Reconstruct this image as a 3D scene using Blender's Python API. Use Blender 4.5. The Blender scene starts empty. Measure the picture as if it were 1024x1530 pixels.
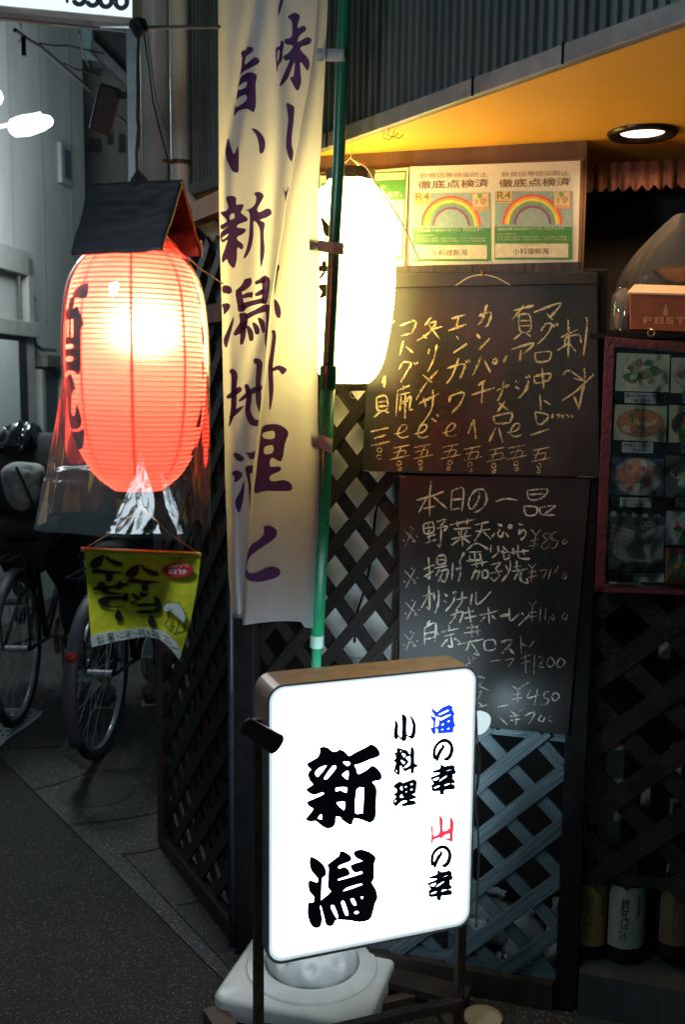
import bpy, bmesh, math, random
from math import radians as R, sin, cos, pi
from mathutils import Vector as V, Matrix, noise
from mathutils.geometry import tessellate_polygon
random.seed(7)
sc = bpy.context.scene
COL = sc.collection
# ------------------------------------------------------------------ camera
F = 1500.0; EYE = V((0, 0, 1.5)); PITCH = 7.5; ROLL = 0.6
CM = Matrix.Rotation(R(90 - PITCH), 3, 'X') @ Matrix.Rotation(R(ROLL), 3, 'Z')
cd = bpy.data.cameras.new('camera'); cam = bpy.data.objects.new('camera', cd); COL.objects.link(cam)
cam.matrix_world = Matrix.Translation(EYE) @ CM.to_4x4()
cd.sensor_fit = 'VERTICAL'; cd.sensor_height = 36; cd.lens = 36 * F / 1530
cd.clip_start = 0.05; cd.clip_end = 300
cd.dof.use_dof = True; cd.dof.focus_distance = 2.3; cd.dof.aperture_fstop = 4.5
sc.camera = cam
# ------------------------------------------------------------------ night sky, faint light
w = bpy.data.worlds.new('World'); sc.world = w; w.use_nodes = True
wn = w.node_tree; bgn = wn.nodes['Background']
sky = wn.nodes.new('ShaderNodeTexSky'); sky.sky_type = 'NISHITA'; sky.sun_disc = False
sky.sun_elevation = R(-4); sky.sun_rotation = R(200); sky.altitude = 100
tn = wn.nodes.new('ShaderNodeMix'); tn.data_type = 'RGBA'; tn.blend_type = 'MIX'; tn.inputs[0].default_value = .985
wn.links.new(sky.outputs[0], tn.inputs[6]); tn.inputs[7].default_value = (.36, .62, .68, 1)     # city night glow
wn.links.new(tn.outputs[2], bgn.inputs[0]); bgn.inputs[1].default_value = 0.13
vs = sc.view_settings; vs.view_transform = 'Standard'; vs.look = 'None'; vs.exposure = 0; vs.gamma = 1
vs.use_curve_mapping = False
cy = sc.cycles
cy.use_denoising = True; cy.max_bounces = 9; cy.transparent_max_bounces = 24; cy.transmission_bounces = 6
cy.sample_clamp_indirect = 6; cy.caustics_reflective = False; cy.caustics_refractive = False

# ------------------------------------------------------------------ pixel -> ray -> plane helpers
def ray(px, py):
    return CM @ V(((px - 512) / F, (765 - py) / F, -1))
def atY(px, py, Y):
    d = ray(px, py); return EYE + d * (Y / d.y)
def atL(px, py, Y): return atY(px, py, Y * .84)      # the lantern hangs closer than the wall
def atZ(px, py, Z):
    d = ray(px, py); return EYE + d * ((Z - 1.5) / d.z)
class Plane:
    def __init__(s, a, b):
        s.o = V((a.x, a.y, 0)); s.u = V((b.x - a.x, b.y - a.y, 0)).normalized()
        s.n = V((s.u.y, -s.u.x, 0))
    def hit(s, px, py, off=0):
        d = ray(px, py); o = s.o + s.n * off
        return EYE + d * ((o - EYE).dot(s.n) / d.dot(s.n))
    def pt(s, a, z, off=0):
        p = s.o + s.u * a + s.n * off; p.z = z; return p
    def a(s, p): return (p - s.o).dot(s.u)

# ------------------------------------------------------------------ materials
MATS = {}
def mat(name, color=(.5, .5, .5), rough=.6, metal=0, var=0, scale=20, bump=0, bscale=None, spec=None, trans=0, coat=0, color2=None, stretch=None):
    if name in MATS: return MATS[name]
    m = bpy.data.materials.new(name); m.use_nodes = True; nt = m.node_tree; b = nt.nodes['Principled BSDF']
    b.inputs['Base Color'].default_value = (*color, 1); b.inputs['Roughness'].default_value = rough
    b.inputs['Metallic'].default_value = metal; b.inputs['Coat Weight'].default_value = coat
    if spec is not None: b.inputs['Specular IOR Level'].default_value = spec
    if var or bump or color2:
        tc = nt.nodes.new('ShaderNodeTexCoord'); mp = nt.nodes.new('ShaderNodeMapping')
        nt.links.new(tc.outputs['Object'], mp.inputs[0])
        if stretch: mp.inputs['Scale'].default_value = stretch
        n = nt.nodes.new('ShaderNodeTexNoise'); n.inputs['Scale'].default_value = scale; n.inputs['Detail'].default_value = 8
        n.inputs['Roughness'].default_value = .65
        nt.links.new(mp.outputs[0], n.inputs['Vector'])
        if var or color2:
            cr = nt.nodes.new('ShaderNodeValToRGB'); cr.color_ramp.elements[0].position = .3; cr.color_ramp.elements[1].position = .7
            c2 = color2 or tuple(min(1, c * (1 + var)) for c in color)
            c1 = color if color2 else tuple(c * (1 - var) for c in color)
            cr.color_ramp.elements[0].color = (*c1, 1); cr.color_ramp.elements[1].color = (*c2, 1)
            nt.links.new(n.outputs[0], cr.inputs[0]); nt.links.new(cr.outputs[0], b.inputs['Base Color'])
            mr = nt.nodes.new('ShaderNodeMapRange'); mr.inputs['To Min'].default_value = max(0, rough - .12); mr.inputs['To Max'].default_value = min(1, rough + .12)
            nt.links.new(n.outputs[0], mr.inputs[0]); nt.links.new(mr.outputs[0], b.inputs['Roughness'])
        if bump:
            n2 = n
            if bscale:
                n2 = nt.nodes.new('ShaderNodeTexNoise'); n2.inputs['Scale'].default_value = bscale; n2.inputs['Detail'].default_value = 6
                nt.links.new(mp.outputs[0], n2.inputs['Vector'])
            bp = nt.nodes.new('ShaderNodeBump'); bp.inputs['Strength'].default_value = bump; bp.inputs['Distance'].default_value = .004
            nt.links.new(n2.outputs[0], bp.inputs['Height']); nt.links.new(bp.outputs[0], b.inputs['Normal'])
    MATS[name] = m; return m
def emis(name, color, strength, camcap=None):
    m = bpy.data.materials.new(name); m.use_nodes = True; nt = m.node_tree; nt.nodes.clear()
    o = nt.nodes.new('ShaderNodeOutputMaterial'); e = nt.nodes.new('ShaderNodeEmission')
    e.inputs[0].default_value = (*color, 1); e.inputs[1].default_value = strength
    nt.links.new(e.outputs[0], o.inputs[0]); MATS[name] = m; return m
def shader(name):
    m = bpy.data.materials.new(name); m.use_nodes = True; nt = m.node_tree; nt.nodes.clear()
    o = nt.nodes.new('ShaderNodeOutputMaterial'); MATS[name] = m; return m, nt, o
def nd(nt, t, **kw):
    n = nt.nodes.new(t)
    for k, v in kw.items():
        i = int(k[1:]) if k[0] == 'i' and k[1:].isdigit() else None
        if i is not None: n.inputs[i].default_value = v
        else: setattr(n, k, v)
    return n
def paper(name, color, diff, transl, transp, rough=.6, refr=0, gloss=0, contrast=.9):
    """thin sheet lit from behind: diffuse + translucent + a forward scattering lobe + a little straight through"""
    m, nt, o = shader(name); L = nt.links.new
    tc = nd(nt, 'ShaderNodeTexCoord'); nz = nd(nt, 'ShaderNodeTexNoise'); nz.inputs['Scale'].default_value = 60; nz.inputs['Detail'].default_value = 6
    L(tc.outputs['Object'], nz.inputs['Vector'])
    cr = nd(nt, 'ShaderNodeValToRGB'); cr.color_ramp.elements[0].position = .35; cr.color_ramp.elements[1].position = .65
    cr.color_ramp.elements[0].color = (*[c * contrast for c in color], 1); cr.color_ramp.elements[1].color = (*color, 1)
    L(nz.outputs[0], cr.inputs[0])
    last = None; tot = 0
    for kind, wt in (('ShaderNodeBsdfDiffuse', diff), ('ShaderNodeBsdfTranslucent', transl), ('ShaderNodeBsdfRefraction', refr), ('ShaderNodeBsdfTransparent', transp), ('ShaderNodeBsdfGlossy', gloss)):
        if not wt: continue
        s = nd(nt, kind)
        if kind.endswith('Refraction'):
            s.inputs['Roughness'].default_value = rough; s.inputs['IOR'].default_value = 1.42
        if kind.endswith('Glossy'): s.inputs['Roughness'].default_value = .35
        else: L(cr.outputs[0], s.inputs[0])
        tot += wt
        if last is None: last = s.outputs[0]
        else:
            mx = nd(nt, 'ShaderNodeMixShader'); mx.inputs[0].default_value = wt / tot
            L(last, mx.inputs[1]); L(s.outputs[0], mx.inputs[2]); last = mx.outputs[0]
    L(last, o.inputs[0]); return m
def film(name, base=.04, rough=.04, tint=(.95, .96, .97), bump=.3, bscale=25, haze=.0):
    """thin clear plastic"""
    m, nt, o = shader(name); L = nt.links.new
    tr = nd(nt, 'ShaderNodeBsdfTransparent'); tr.inputs[0].default_value = (*tint, 1)
    gl = nd(nt, 'ShaderNodeBsdfGlossy'); gl.inputs['Roughness'].default_value = rough
    fr = nd(nt, 'ShaderNodeFresnel'); fr.inputs[0].default_value = 1.5
    ad = nd(nt, 'ShaderNodeMath', operation='ADD', use_clamp=True); ad.inputs[1].default_value = base
    tc = nd(nt, 'ShaderNodeTexCoord'); nz = nd(nt, 'ShaderNodeTexNoise'); nz.inputs['Scale'].default_value = bscale; nz.inputs['Detail'].default_value = 2
    bp = nd(nt, 'ShaderNodeBump'); bp.inputs['Strength'].default_value = bump; bp.inputs['Distance'].default_value = .003
    L(tc.outputs['Object'], nz.inputs['Vector']); L(nz.outputs[0], bp.inputs['Height'])
    L(bp.outputs[0], gl.inputs['Normal']); L(bp.outputs[0], fr.inputs['Normal']); L(fr.outputs[0], ad.inputs[0])
    mx = nd(nt, 'ShaderNodeMixShader'); L(ad.outputs[0], mx.inputs[0]); L(tr.outputs[0], mx.inputs[1]); L(gl.outputs[0], mx.inputs[2])
    last = mx
    if haze:
        df = nd(nt, 'ShaderNodeBsdfDiffuse'); df.inputs[0].default_value = (.7, .72, .75, 1)
        m2 = nd(nt, 'ShaderNodeMixShader'); m2.inputs[0].default_value = haze
        L(mx.outputs[0], m2.inputs[1]); L(df.outputs[0], m2.inputs[2]); last = m2
    L(last.outputs[0], o.inputs[0]); return m
def chalk(name, color, thr=.47):
    m, nt, o = shader(name); L = nt.links.new
    tc = nd(nt, 'ShaderNodeTexCoord'); nz = nd(nt, 'ShaderNodeTexNoise'); nz.inputs['Scale'].default_value = 420; nz.inputs['Detail'].default_value = 3
    n2 = nd(nt, 'ShaderNodeTexNoise'); n2.inputs['Scale'].default_value = 35
    L(tc.outputs['Object'], nz.inputs['Vector']); L(tc.outputs['Object'], n2.inputs['Vector'])
    a = nd(nt, 'ShaderNodeMath', operation='MULTIPLY_ADD'); a.inputs[1].default_value = .5; L(n2.outputs[0], a.inputs[0]); L(nz.outputs[0], a.inputs[2])
    mr = nd(nt, 'ShaderNodeMapRange'); mr.inputs['From Min'].default_value = thr + .18; mr.inputs['From Max'].default_value = thr + .36
    L(a.outputs[0], mr.inputs[0])
    df = nd(nt, 'ShaderNodeBsdfDiffuse'); df.inputs[0].default_value = (*color, 1); tr = nd(nt, 'ShaderNodeBsdfTransparent')
    mx = nd(nt, 'ShaderNodeMixShader'); L(mr.outputs[0], mx.inputs[0]); L(tr.outputs[0], mx.inputs[1]); L(df.outputs[0], mx.inputs[2])
    L(mx.outputs[0], o.inputs[0]); return m
def printmat(name, rough=.5, coat=0, transl=0):
    m = bpy.data.materials.new(name); m.use_nodes = True; nt = m.node_tree; b = nt.nodes['Principled BSDF']
    at = nd(nt, 'ShaderNodeAttribute', attribute_name='Col'); b.inputs['Roughness'].default_value = rough
    b.inputs['Coat Weight'].default_value = coat; b.inputs['Coat Roughness'].default_value = .1
    nz = nd(nt, 'ShaderNodeTexNoise'); nz.inputs['Scale'].default_value = 90; nz.inputs['Detail'].default_value = 5
    tc = nd(nt, 'ShaderNodeTexCoord'); nt.links.new(tc.outputs['Object'], nz.inputs['Vector'])
    mr = nd(nt, 'ShaderNodeMapRange'); mr.inputs['From Min'].default_value = .3; mr.inputs['From Max'].default_value = .7
    mr.inputs['To Min'].default_value = .8; mr.inputs['To Max'].default_value = 1.05; nt.links.new(nz.outputs[0], mr.inputs[0])
    mx = nd(nt, 'ShaderNodeVectorMath', operation='SCALE'); nt.links.new(at.outputs['Color'], mx.inputs[0]); nt.links.new(mr.outputs[0], mx.inputs['Scale'])
    nt.links.new(mx.outputs[0], b.inputs['Base Color']); MATS[name] = m
    if transl:
        tl = nd(nt, 'ShaderNodeBsdfTranslucent'); nt.links.new(mx.outputs[0], tl.inputs[0])
        ms = nd(nt, 'ShaderNodeMixShader'); ms.inputs[0].default_value = transl
        nt.links.new(b.outputs[0], ms.inputs[1]); nt.links.new(tl.outputs[0], ms.inputs[2])
        nt.links.new(ms.outputs[0], nt.nodes['Material Output'].inputs[0])
    return m

# ------------------------------------------------------------------ object helpers
def tagit(o, label=None, cat=None, group=None, kind=None):
    if label: o['label'] = label
    if cat: o['category'] = cat
    if group: o['group'] = group
    if kind: o['kind'] = kind
    return o
def thing(name, label, cat, loc, group=None):
    o = bpy.data.objects.new(name, None); COL.objects.link(o); o.location = loc; o.empty_display_size = .05
    return tagit(o, label, cat, group)
def wloc(o):
    p = V((0, 0, 0))
    while o: p += o.location; o = o.parent
    return p
def catmull(pts, n=4, closed=False):
    out = []; N = len(pts)
    rng = range(N) if closed else range(N - 1)
    for i in rng:
        g = lambda k: pts[(i + k) % N] if closed else pts[max(0, min(N - 1, i + k))]
        p0, p1, p2, p3 = g(-1), g(0), g(1), g(2)
        for j in range(n):
            t = j / n
            out.append(tuple(.5 * ((2 * b) + (c - a) * t + (2 * a - 5 * b + 4 * c - d) * t * t + (-a + 3 * b - 3 * c + d) * t ** 3) for a, b, c, d in zip(p0, p1, p2, p3)))
    if not closed: out.append(tuple(pts[-1]))
    return out
class MB:
    def __init__(s): s.v = []; s.f = []; s.c = []; s.k = 0
    def add(s, vs_, fs, col=None):
        b = len(s.v); s.v += [V(p) for p in vs_]
        for f in fs: s.f.append(tuple(i + b for i in f)); s.c.append(col or (1, 1, 1))
        return s
    def box(s, c, sx, sy, sz, rot=None, X=None, Y=None, Z=None):
        X = X or V((1, 0, 0)); Y = Y or V((0, 1, 0)); Z = Z or V((0, 0, 1))
        if rot is not None: X, Y, Z = rot @ X, rot @ Y, rot @ Z
        c = V(c); p = [c + X * (a * sx / 2) + Y * (b * sy / 2) + Z * (d * sz / 2) for a in (-1, 1) for b in (-1, 1) for d in (-1, 1)]
        return s.add(p, [(0, 1, 3, 2), (4, 6, 7, 5), (0, 4, 5, 1), (2, 3, 7, 6), (0, 2, 6, 4), (1, 5, 7, 3)])
    def bar(s, a, b, wd, th, up=V((0, 0, 1))):
        a, b = V(a), V(b); X = (b - a).normalized(); Y = up.cross(X).normalized(); Z = X.cross(Y)
        return s.box((a + b) / 2, (b - a).length, wd, th, X=X, Y=Y, Z=Z)
    def prism(s, pts, d):
        """pts: planar loop (world), d: extrusion vector"""
        n = len(pts); a = [V(p) for p in pts]; b = [p + d for p in a]
        return s.add(a + b, [tuple(range(n))[::-1], tuple(range(n, 2 * n))] + [(i, (i + 1) % n, n + (i + 1) % n, n + i) for i in range(n)])
    def tube(s, path, r, n=8, caps=True):
        path = [V(p) for p in path]; rs = r if isinstance(r, (list, tuple)) else [r] * len(path)
        vs_ = []; up = V((.31, .2, .93))
        for i, p in enumerate(path):
            t = (path[min(i + 1, len(path) - 1)] - path[max(i - 1, 0)])
            if t.length < 1e-9: t = V((0, 0, 1))
            t.normalize(); x = up.cross(t)
            if x.length < .05: x = V((1, 0, 0)).cross(t)
            x.normalize(); y = t.cross(x); up = y if False else up
            for k in range(n):
                a = 2 * pi * k / n; vs_.append(p + (x * cos(a) + y * sin(a)) * rs[i])
        fs = [(i * n + k, i * n + (k + 1) % n, (i + 1) * n + (k + 1) % n, (i + 1) * n + k) for i in range(len(path) - 1) for k in range(n)]
        if caps: fs += [tuple(range(n))[::-1], tuple(range((len(path) - 1) * n, len(path) * n))]
        return s.add(vs_, fs)
    def lathe(s, prof, c, n=32, X=V((1, 0, 0)), Y=V((0, 1, 0)), Z=V((0, 0, 1)), caps=False):
        c = V(c); vs_ = [c + (X * cos(2 * pi * k / n) + Y * sin(2 * pi * k / n)) * r + Z * z for r, z in prof for k in range(n)]
        fs = [(i * n + k, i * n + (k + 1) % n, (i + 1) * n + (k + 1) % n, (i + 1) * n + k) for i in range(len(prof) - 1) for k in range(n)]
        if caps: fs += [tuple(range(n))[::-1], tuple(range((len(prof) - 1) * n, len(prof) * n))]
        return s.add(vs_, fs)
    def poly(s, loops, fn, col=None, smooth=3, maxlen=None, dz=None):
        """loops in pixels (outer, holes...), mapped with fn(px,py,layer)"""
        if dz is None: s.k += 1; dz = s.k
        ls = [[V((x, y, 0)) for x, y in (catmull(l, smooth, True) if smooth > 1 else l)] for l in loops]
        flat = [p for l in ls for p in l]
        tris = tessellate_polygon(ls)
        if maxlen:
            bm = bmesh.new(); vv = [bm.verts.new(p) for p in flat]
            for t in tris:
                try: bm.faces.new([vv[i] for i in t])
                except ValueError: pass
            for _ in range(4):
                es = [e for e in bm.edges if e.calc_length() > maxlen]
                if not es: break
                bmesh.ops.subdivide_edges(bm, edges=es, cuts=1); bmesh.ops.triangulate(bm, faces=bm.faces)
            bm.verts.index_update(); flat = [v.co.copy() for v in bm.verts]; tris = [tuple(v.index for v in f.verts) for f in bm.faces]; bm.free()
        return s.add([fn(p.x, p.y, dz) for p in flat], tris, col)
    def stroke(s, pts, fn, wpx=2.5, col=None, smooth=4, dz=None, jit=0):
        """pts (x,y[,halfwidth]) pixel polyline -> ribbon"""
        if dz is None: s.k += 1; dz = s.k
        pts = [(p[0], p[1], p[2] if len(p) > 2 else wpx / 2) for p in pts]
        q = catmull(pts, smooth) if len(pts) > 2 and smooth > 1 else pts if len(pts) > 2 else [tuple(a + (b - a) * t / 4 for a, b in zip(pts[0], pts[1])) for t in range(5)]
        vs_ = []
        for i, p in enumerate(q):
            a = q[max(i - 1, 0)]; b = q[min(i + 1, len(q) - 1)]; dx, dy = b[0] - a[0], b[1] - a[1]; L = math.hypot(dx, dy) or 1
            nx, ny = -dy / L, dx / L; h = max(.15, p[2]) * (1 + random.uniform(-jit, jit)) * (1 + (.45 * noise.noise(V((p[0] * .13, p[1] * .13, 7))) * 2 if jit else 0))
            if i in (0, len(q) - 1): h *= .6
            vs_ += [fn(p[0] + nx * h, p[1] + ny * h, dz), fn(p[0] - nx * h, p[1] - ny * h, dz)]
        return s.add(vs_, [(2 * i, 2 * i + 1, 2 * i + 3, 2 * i + 2) for i in range(len(q) - 1)], col)
    def build(s, name, m, parent=None, label=None, cat=None, group=None, kind=None, smooth=False, colors=False, loc=None, bevel=0, solid=0, auto=None):
        base = wloc(parent) if parent else (V(loc) if loc is not None else V((0, 0, 0)))
        me = bpy.data.meshes.new(name); me.from_pydata([p - base for p in s.v], [], s.f)
        if colors:
            at = me.attributes.new('Col', 'FLOAT_COLOR', 'FACE') if False else me.color_attributes.new('Col', 'FLOAT_COLOR', 'CORNER')
            i = 0
            for fi, f in enumerate(s.f):
                for _ in f: at.data[i].color = (*s.c[fi], 1); i += 1
        me.validate()
        bm = bmesh.new(); bm.from_mesh(me)
        if not colors: bmesh.ops.recalc_face_normals(bm, faces=bm.faces)
        bm.to_mesh(me); bm.free()
        if smooth:
            me.shade_smooth()
            if auto: 
                try: me.set_sharp_from_angle(angle=R(auto))
                except Exception: pass
        me.materials.append(m)
        o = bpy.data.objects.new(name, me); COL.objects.link(o)
        if parent: o.parent = parent
        else: o.location = base
        if bevel:
            b = o.modifiers.new('bevel', 'BEVEL'); b.width = bevel; b.segments = 2; b.limit_method = 'ANGLE'
        if solid:
            b = o.modifiers.new('solid', 'SOLIDIFY'); b.thickness = solid
        return tagit(o, label, cat, group, kind)
_glyphs = {}
def glyphs(txt, bold=0.0):
    """triangles of a text in the built-in font, x advance, unit size"""
    key = (txt, bold)
    if key in _glyphs: return _glyphs[key]
    cu = bpy.data.curves.new('t', 'FONT'); cu.body = txt; cu.size = 1; cu.offset = bold; cu.resolution_u = 3; cu.fill_mode = 'BOTH'
    ob = bpy.data.objects.new('t', cu); COL.objects.link(ob)
    dg = bpy.context.evaluated_depsgraph_get(); me = bpy.data.meshes.new_from_object(ob.evaluated_get(dg))
    vs_ = [(v.co.x, v.co.y) for v in me.vertices]; fs = [tuple(p.vertices) for p in me.polygons]
    bpy.data.objects.remove(ob); bpy.data.curves.remove(cu); bpy.data.meshes.remove(me)
    _glyphs[key] = (vs_, fs); return _glyphs[key]
def text(mb, txt, x0, y0, x1, y1, h, fn, col=None, bold=0.0, dz=None, mirror=False):
    """fit the text between pixel baseline ends (x0,y0)-(x1,y1), glyph body height h px"""
    vs_, fs = glyphs(txt, bold)
    if not vs_: return
    if dz is None: mb.k += 1; dz = mb.k
    xa = min(v[0] for v in vs_); xb = max(v[0] for v in vs_); ya = min(v[1] for v in vs_); yb = max(v[1] for v in vs_)
    out = []
    for x, y in vs_:
        t = (x - xa) / (xb - xa); t = 1 - t if mirror else t
        q = (y - ya) / max(1e-6, yb - ya)
        out.append(fn(x0 + (x1 - x0) * t, y0 + (y1 - y0) * t - h * q, dz))
    mb.add(out, fs, col)
def P2(s): return [tuple(float(c) for c in t.split(',')) for t in s.split()]
def tr(l, ox, oy, k, dx=0, dy=0): return [(ox + (p[0] + dx) / k, oy + (p[1] + dy) / k) + ((p[2] / k,) if len(p) > 2 else ()) for p in l]

# ------------------------------------------------------------------ key planes
g0 = atZ(363, 1418, 0); g1 = atZ(845, 1508, 0)
FR = Plane(g0, g1)                                    # front lattice wall
gl = atZ(246, 1264, 0); LW = Plane(gl, g0)            # side lattice wall along the alley
ZS = 2.02
fa = atZ(478, 229, ZS); fb = atZ(1024, 40, ZS); FC = Plane(fa, fb)   # corrugated upper facade
aR = FR.a(g1)

# ================================================================== GROUND
def ground_mat(name, c1, c2, speck, sscale, dens, rough, bumpd, big=3):
    m = bpy.data.materials.new(name); m.use_nodes = True; nt = m.node_tree; b = nt.nodes['Principled BSDF']; L = nt.links.new
    tc = nd(nt, 'ShaderNodeTexCoord')
    n1 = nd(nt, 'ShaderNodeTexNoise'); n1.inputs['Scale'].default_value = big; n1.inputs['Detail'].default_value = 9; n1.inputs['Roughness'].default_value = .7
    vo = nd(nt, 'ShaderNodeTexVoronoi'); vo.inputs['Scale'].default_value = sscale; vo.inputs['Randomness'].default_value = 1
    for n in (n1, vo): L(tc.outputs['Object'], n.inputs['Vector'])
    cr = nd(nt, 'ShaderNodeValToRGB'); cr.color_ramp.elements[0].position = .35; cr.color_ramp.elements[1].position = .68
    cr.color_ramp.elements[0].color = (*c1, 1); cr.color_ramp.elements[1].color = (*c2, 1); L(n1.outputs[0], cr.inputs[0])
    sep = nd(nt, 'ShaderNodeSeparateColor'); L(vo.outputs['Color'], sep.inputs[0])
    cr2 = nd(nt, 'ShaderNodeValToRGB'); cr2.color_ramp.elements[0].position = dens; cr2.color_ramp.elements[1].position = 1
    cr2.color_ramp.elements[0].color = (0, 0, 0, 1); cr2.color_ramp.elements[1].color = (1, 1, 1, 1); L(sep.outputs[0], cr2.inputs[0])
    mx = nd(nt, 'ShaderNodeMix', data_type='RGBA'); L(cr2.outputs[0], mx.inputs[0]); L(cr.outputs[0], mx.inputs[6]); mx.inputs[7].default_value = (*speck, 1)
    L(mx.outputs[2], b.inputs['Base Color'])
    b.inputs['Roughness'].default_value = rough
    ad = nd(nt, 'ShaderNodeMath', operation='MULTIPLY_ADD'); ad.inputs[1].default_value = -1.2; L(vo.outputs['Distance'], ad.inputs[0]); L(n1.outputs[0], ad.inputs[2])
    bp = nd(nt, 'ShaderNodeBump'); bp.inputs['Strength'].default_value = .9; bp.inputs['Distance'].default_value = bumpd
    L(ad.outputs[0], bp.inputs['Height']); L(bp.outputs[0], b.inputs['Normal'])
    return m
asphalt = ground_mat('asphalt', (.007, .0075, .008), (.018, .018, .018), (.24, .24, .23), 360, .90, .62, .0022)
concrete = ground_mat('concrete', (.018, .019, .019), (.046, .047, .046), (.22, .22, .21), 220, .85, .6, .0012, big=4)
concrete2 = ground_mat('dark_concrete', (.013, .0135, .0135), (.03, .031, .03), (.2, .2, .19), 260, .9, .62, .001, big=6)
MB().add([(-30, -6, 0), (30, -6, 0), (30, 60, 0), (-30, 60, 0)], [(0, 1, 2, 3)]).build('road', asphalt, kind='structure')
# concrete verge: right of the line from (0,1133) to (330,1462)
e0 = atZ(0, 1133, 0); e1 = atZ(355, 1487, 0); ed = (e0 - e1).normalized()
far = e0 + ed * 9; near = e1 - ed * 2.0
mb = MB(); mb.add([(near.x, near.y, .004), (6, near.y, .004), (9, far.y + 3, .004), (far.x, far.y, .004)], [(0, 1, 2, 3)])
mb.build('pavement', concrete, kind='structure')
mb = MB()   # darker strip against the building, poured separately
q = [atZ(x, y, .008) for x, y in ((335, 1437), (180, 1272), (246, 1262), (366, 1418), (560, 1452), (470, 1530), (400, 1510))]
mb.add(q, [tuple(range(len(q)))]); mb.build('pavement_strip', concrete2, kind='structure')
for k, (poly_, mm) in enumerate((([(95, 1168), (150, 1158), (192, 1172), (185, 1196), (135, 1208), (98, 1192)], 'cover'),)):
    c = atZ(143, 1184, 0); mb = MB(); mb.lathe([(.001, .0), (.125, 0), (.127, .0006), (.137, .0006), (.139, 0)], (c.x, c.y, .0055), 40)
    mb.build('manhole_cover', mat('iron', (.018, .019, .019), .6, .0, .4, 30, .5), label='small round iron manhole cover set in the concrete beside the lattice wall', cat='manhole cover', loc=(c.x, c.y, .008))
jm = mat('joint_dark', (.012, .012, .012), .8)
for k, (a, b, z_) in enumerate((((100, 1232), (246, 1212), .0056), ((0, 1118), (150, 1110), .0056), ((182, 1276), (246, 1264), .0095), ((262, 1352), (322, 1338), .0095), ((48, 1180), (140, 1150), .0056))):
    mb = MB(); mb.stroke([a, ((a[0] + b[0]) / 2 + 3, (a[1] + b[1]) / 2 + 2), b], lambda x, y, d: atZ(x, y, z_), 1.6, jit=.4); mb.build('pavement_joint', jm, kind='structure')
# printed ground sheet lower left
sheet = lambda x, y, d: atZ(x, y, .0085 + d * .00004)
mb = MB(); W_ = (.55, .58, .6); K_ = (.03, .03, .035)
mb.poly([[(-60, 1150), (-40, 1062), (-5, 1058), (50, 1059), (63, 1063), (60, 1070), (43, 1083), (10, 1105), (0, 1115), (-20, 1130)]], sheet, W_, smooth=1)
for i in range(7):
    for j in range(9):
        x = -30 + j * 10.5 - i * 6; y = 1064 + i * 6.5
        if x < -30 or x + 6 > 58 - i * 9: continue
        a = random.uniform(.6, 1)
        mb.poly([[(x, y), (x + 6 * a, y + .3), (x + 5 * a - 1.2, y + 3.6), (x - 2, y + 3.4)]], sheet, K_, smooth=1, dz=2)
mb.stroke([(-30, 1061.5), (48, 1062.3), (56, 1065), (8, 1101)], sheet, 1.2, K_, dz=3)
mb.build('ground_sign', printmat('ground_print', .6), label='white painted ground plate with rows of dark marks under the left bicycle', cat='ground marking', colors=True, loc=atZ(20, 1080, .004))

# ================================================================== SHOP BUILDING
wood = mat('dark_wood', (.035, .027, .022), .45, 0, .45, 14, .5, 60, stretch=(1, 1, .15))
slatm = mat('slat_stain', (.014, .011, .010), .38, 0, .5, 22, .6, 90)
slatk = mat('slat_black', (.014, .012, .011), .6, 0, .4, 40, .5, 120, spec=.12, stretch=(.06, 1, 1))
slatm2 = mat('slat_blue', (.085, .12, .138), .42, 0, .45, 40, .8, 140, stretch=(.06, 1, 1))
brown = mat('brown_board', (.13, .07, .035), .6, 0, .4, 10, .3, 50, stretch=(1, 1, .2))
blackp = mat('black_paint', (.009, .009, .010), .6, 0, .5, 20, .3, spec=.15)
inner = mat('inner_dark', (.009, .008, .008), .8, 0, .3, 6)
shop = thing('shop_building', 'narrow street corner eatery with corrugated upper floor and lattice covered ground floor', 'building', V((g0.x, g0.y, 0)))
# corrugated cladding
aA = FC.a(atZ(285, 303, ZS)); aB = FC.a(fb) + 1.2
mb = MB(); pitch = .0235; N = int((aB - aA) / pitch); vs_ = []; cols = []
for i in range(N):
    a = aA + i * pitch
    for t, off in ((0, 0), (.46, 0), (.56, .008), (.84, .008), (.96, 0)): cols.append((a + t * pitch, off))
vs_ = [FC.pt(a, z, o_) for z in (2.05, 2.7, 3.6) for a, o_ in cols]; n = len(cols)
mb.add(vs_, [(r * n + i, r * n + i + 1, (r + 1) * n + i + 1, (r + 1) * n + i) for r in range(2) for i in range(n - 1)])
mb.build('cladding', mat('corrugated_steel', (.15, .17, .165), .42, .55, .35, 9, .25, 60, stretch=(1, 1, .12)), shop)
mb = MB(); L_ = aB - aA
mb.box(FC.pt((aA + aB) / 2, 2.0375, .004), L_, .024, .033, X=FC.u, Y=FC.n)
mb.build('edge_trim', mat('trim_steel', (.25, .25, .24), .45, .3, .3, 18, .2), shop, bevel=.002)
for px_ in (488, 705, 838):   # joints in the edge trim
    a = FC.a(FC.hit(px_, 150, .02)); mb = MB(); mb.box(FC.pt(a, 2.0375, .018), .0015, .006, .034, X=FC.u, Y=FC.n); mb.build('trim_joint', blackp, shop)
# soffit (the painted ceiling)
sofm = mat('soffit_paint', (.88, .44, .06), .5, 0, .10, 2.2, .1, 30)
s0 = FC.pt(aA, ZS); s1 = FC.pt(aB, ZS); back = [V((3.2, 3.2, ZS)), V((s0.x + .35, 3.75, ZS))]
mb = MB(); mb.add([s0, s1, V((3.2, s1.y, ZS)), *back], [(0, 1, 2, 3, 4)]); mb.build('soffit', sofm, shop)
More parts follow.
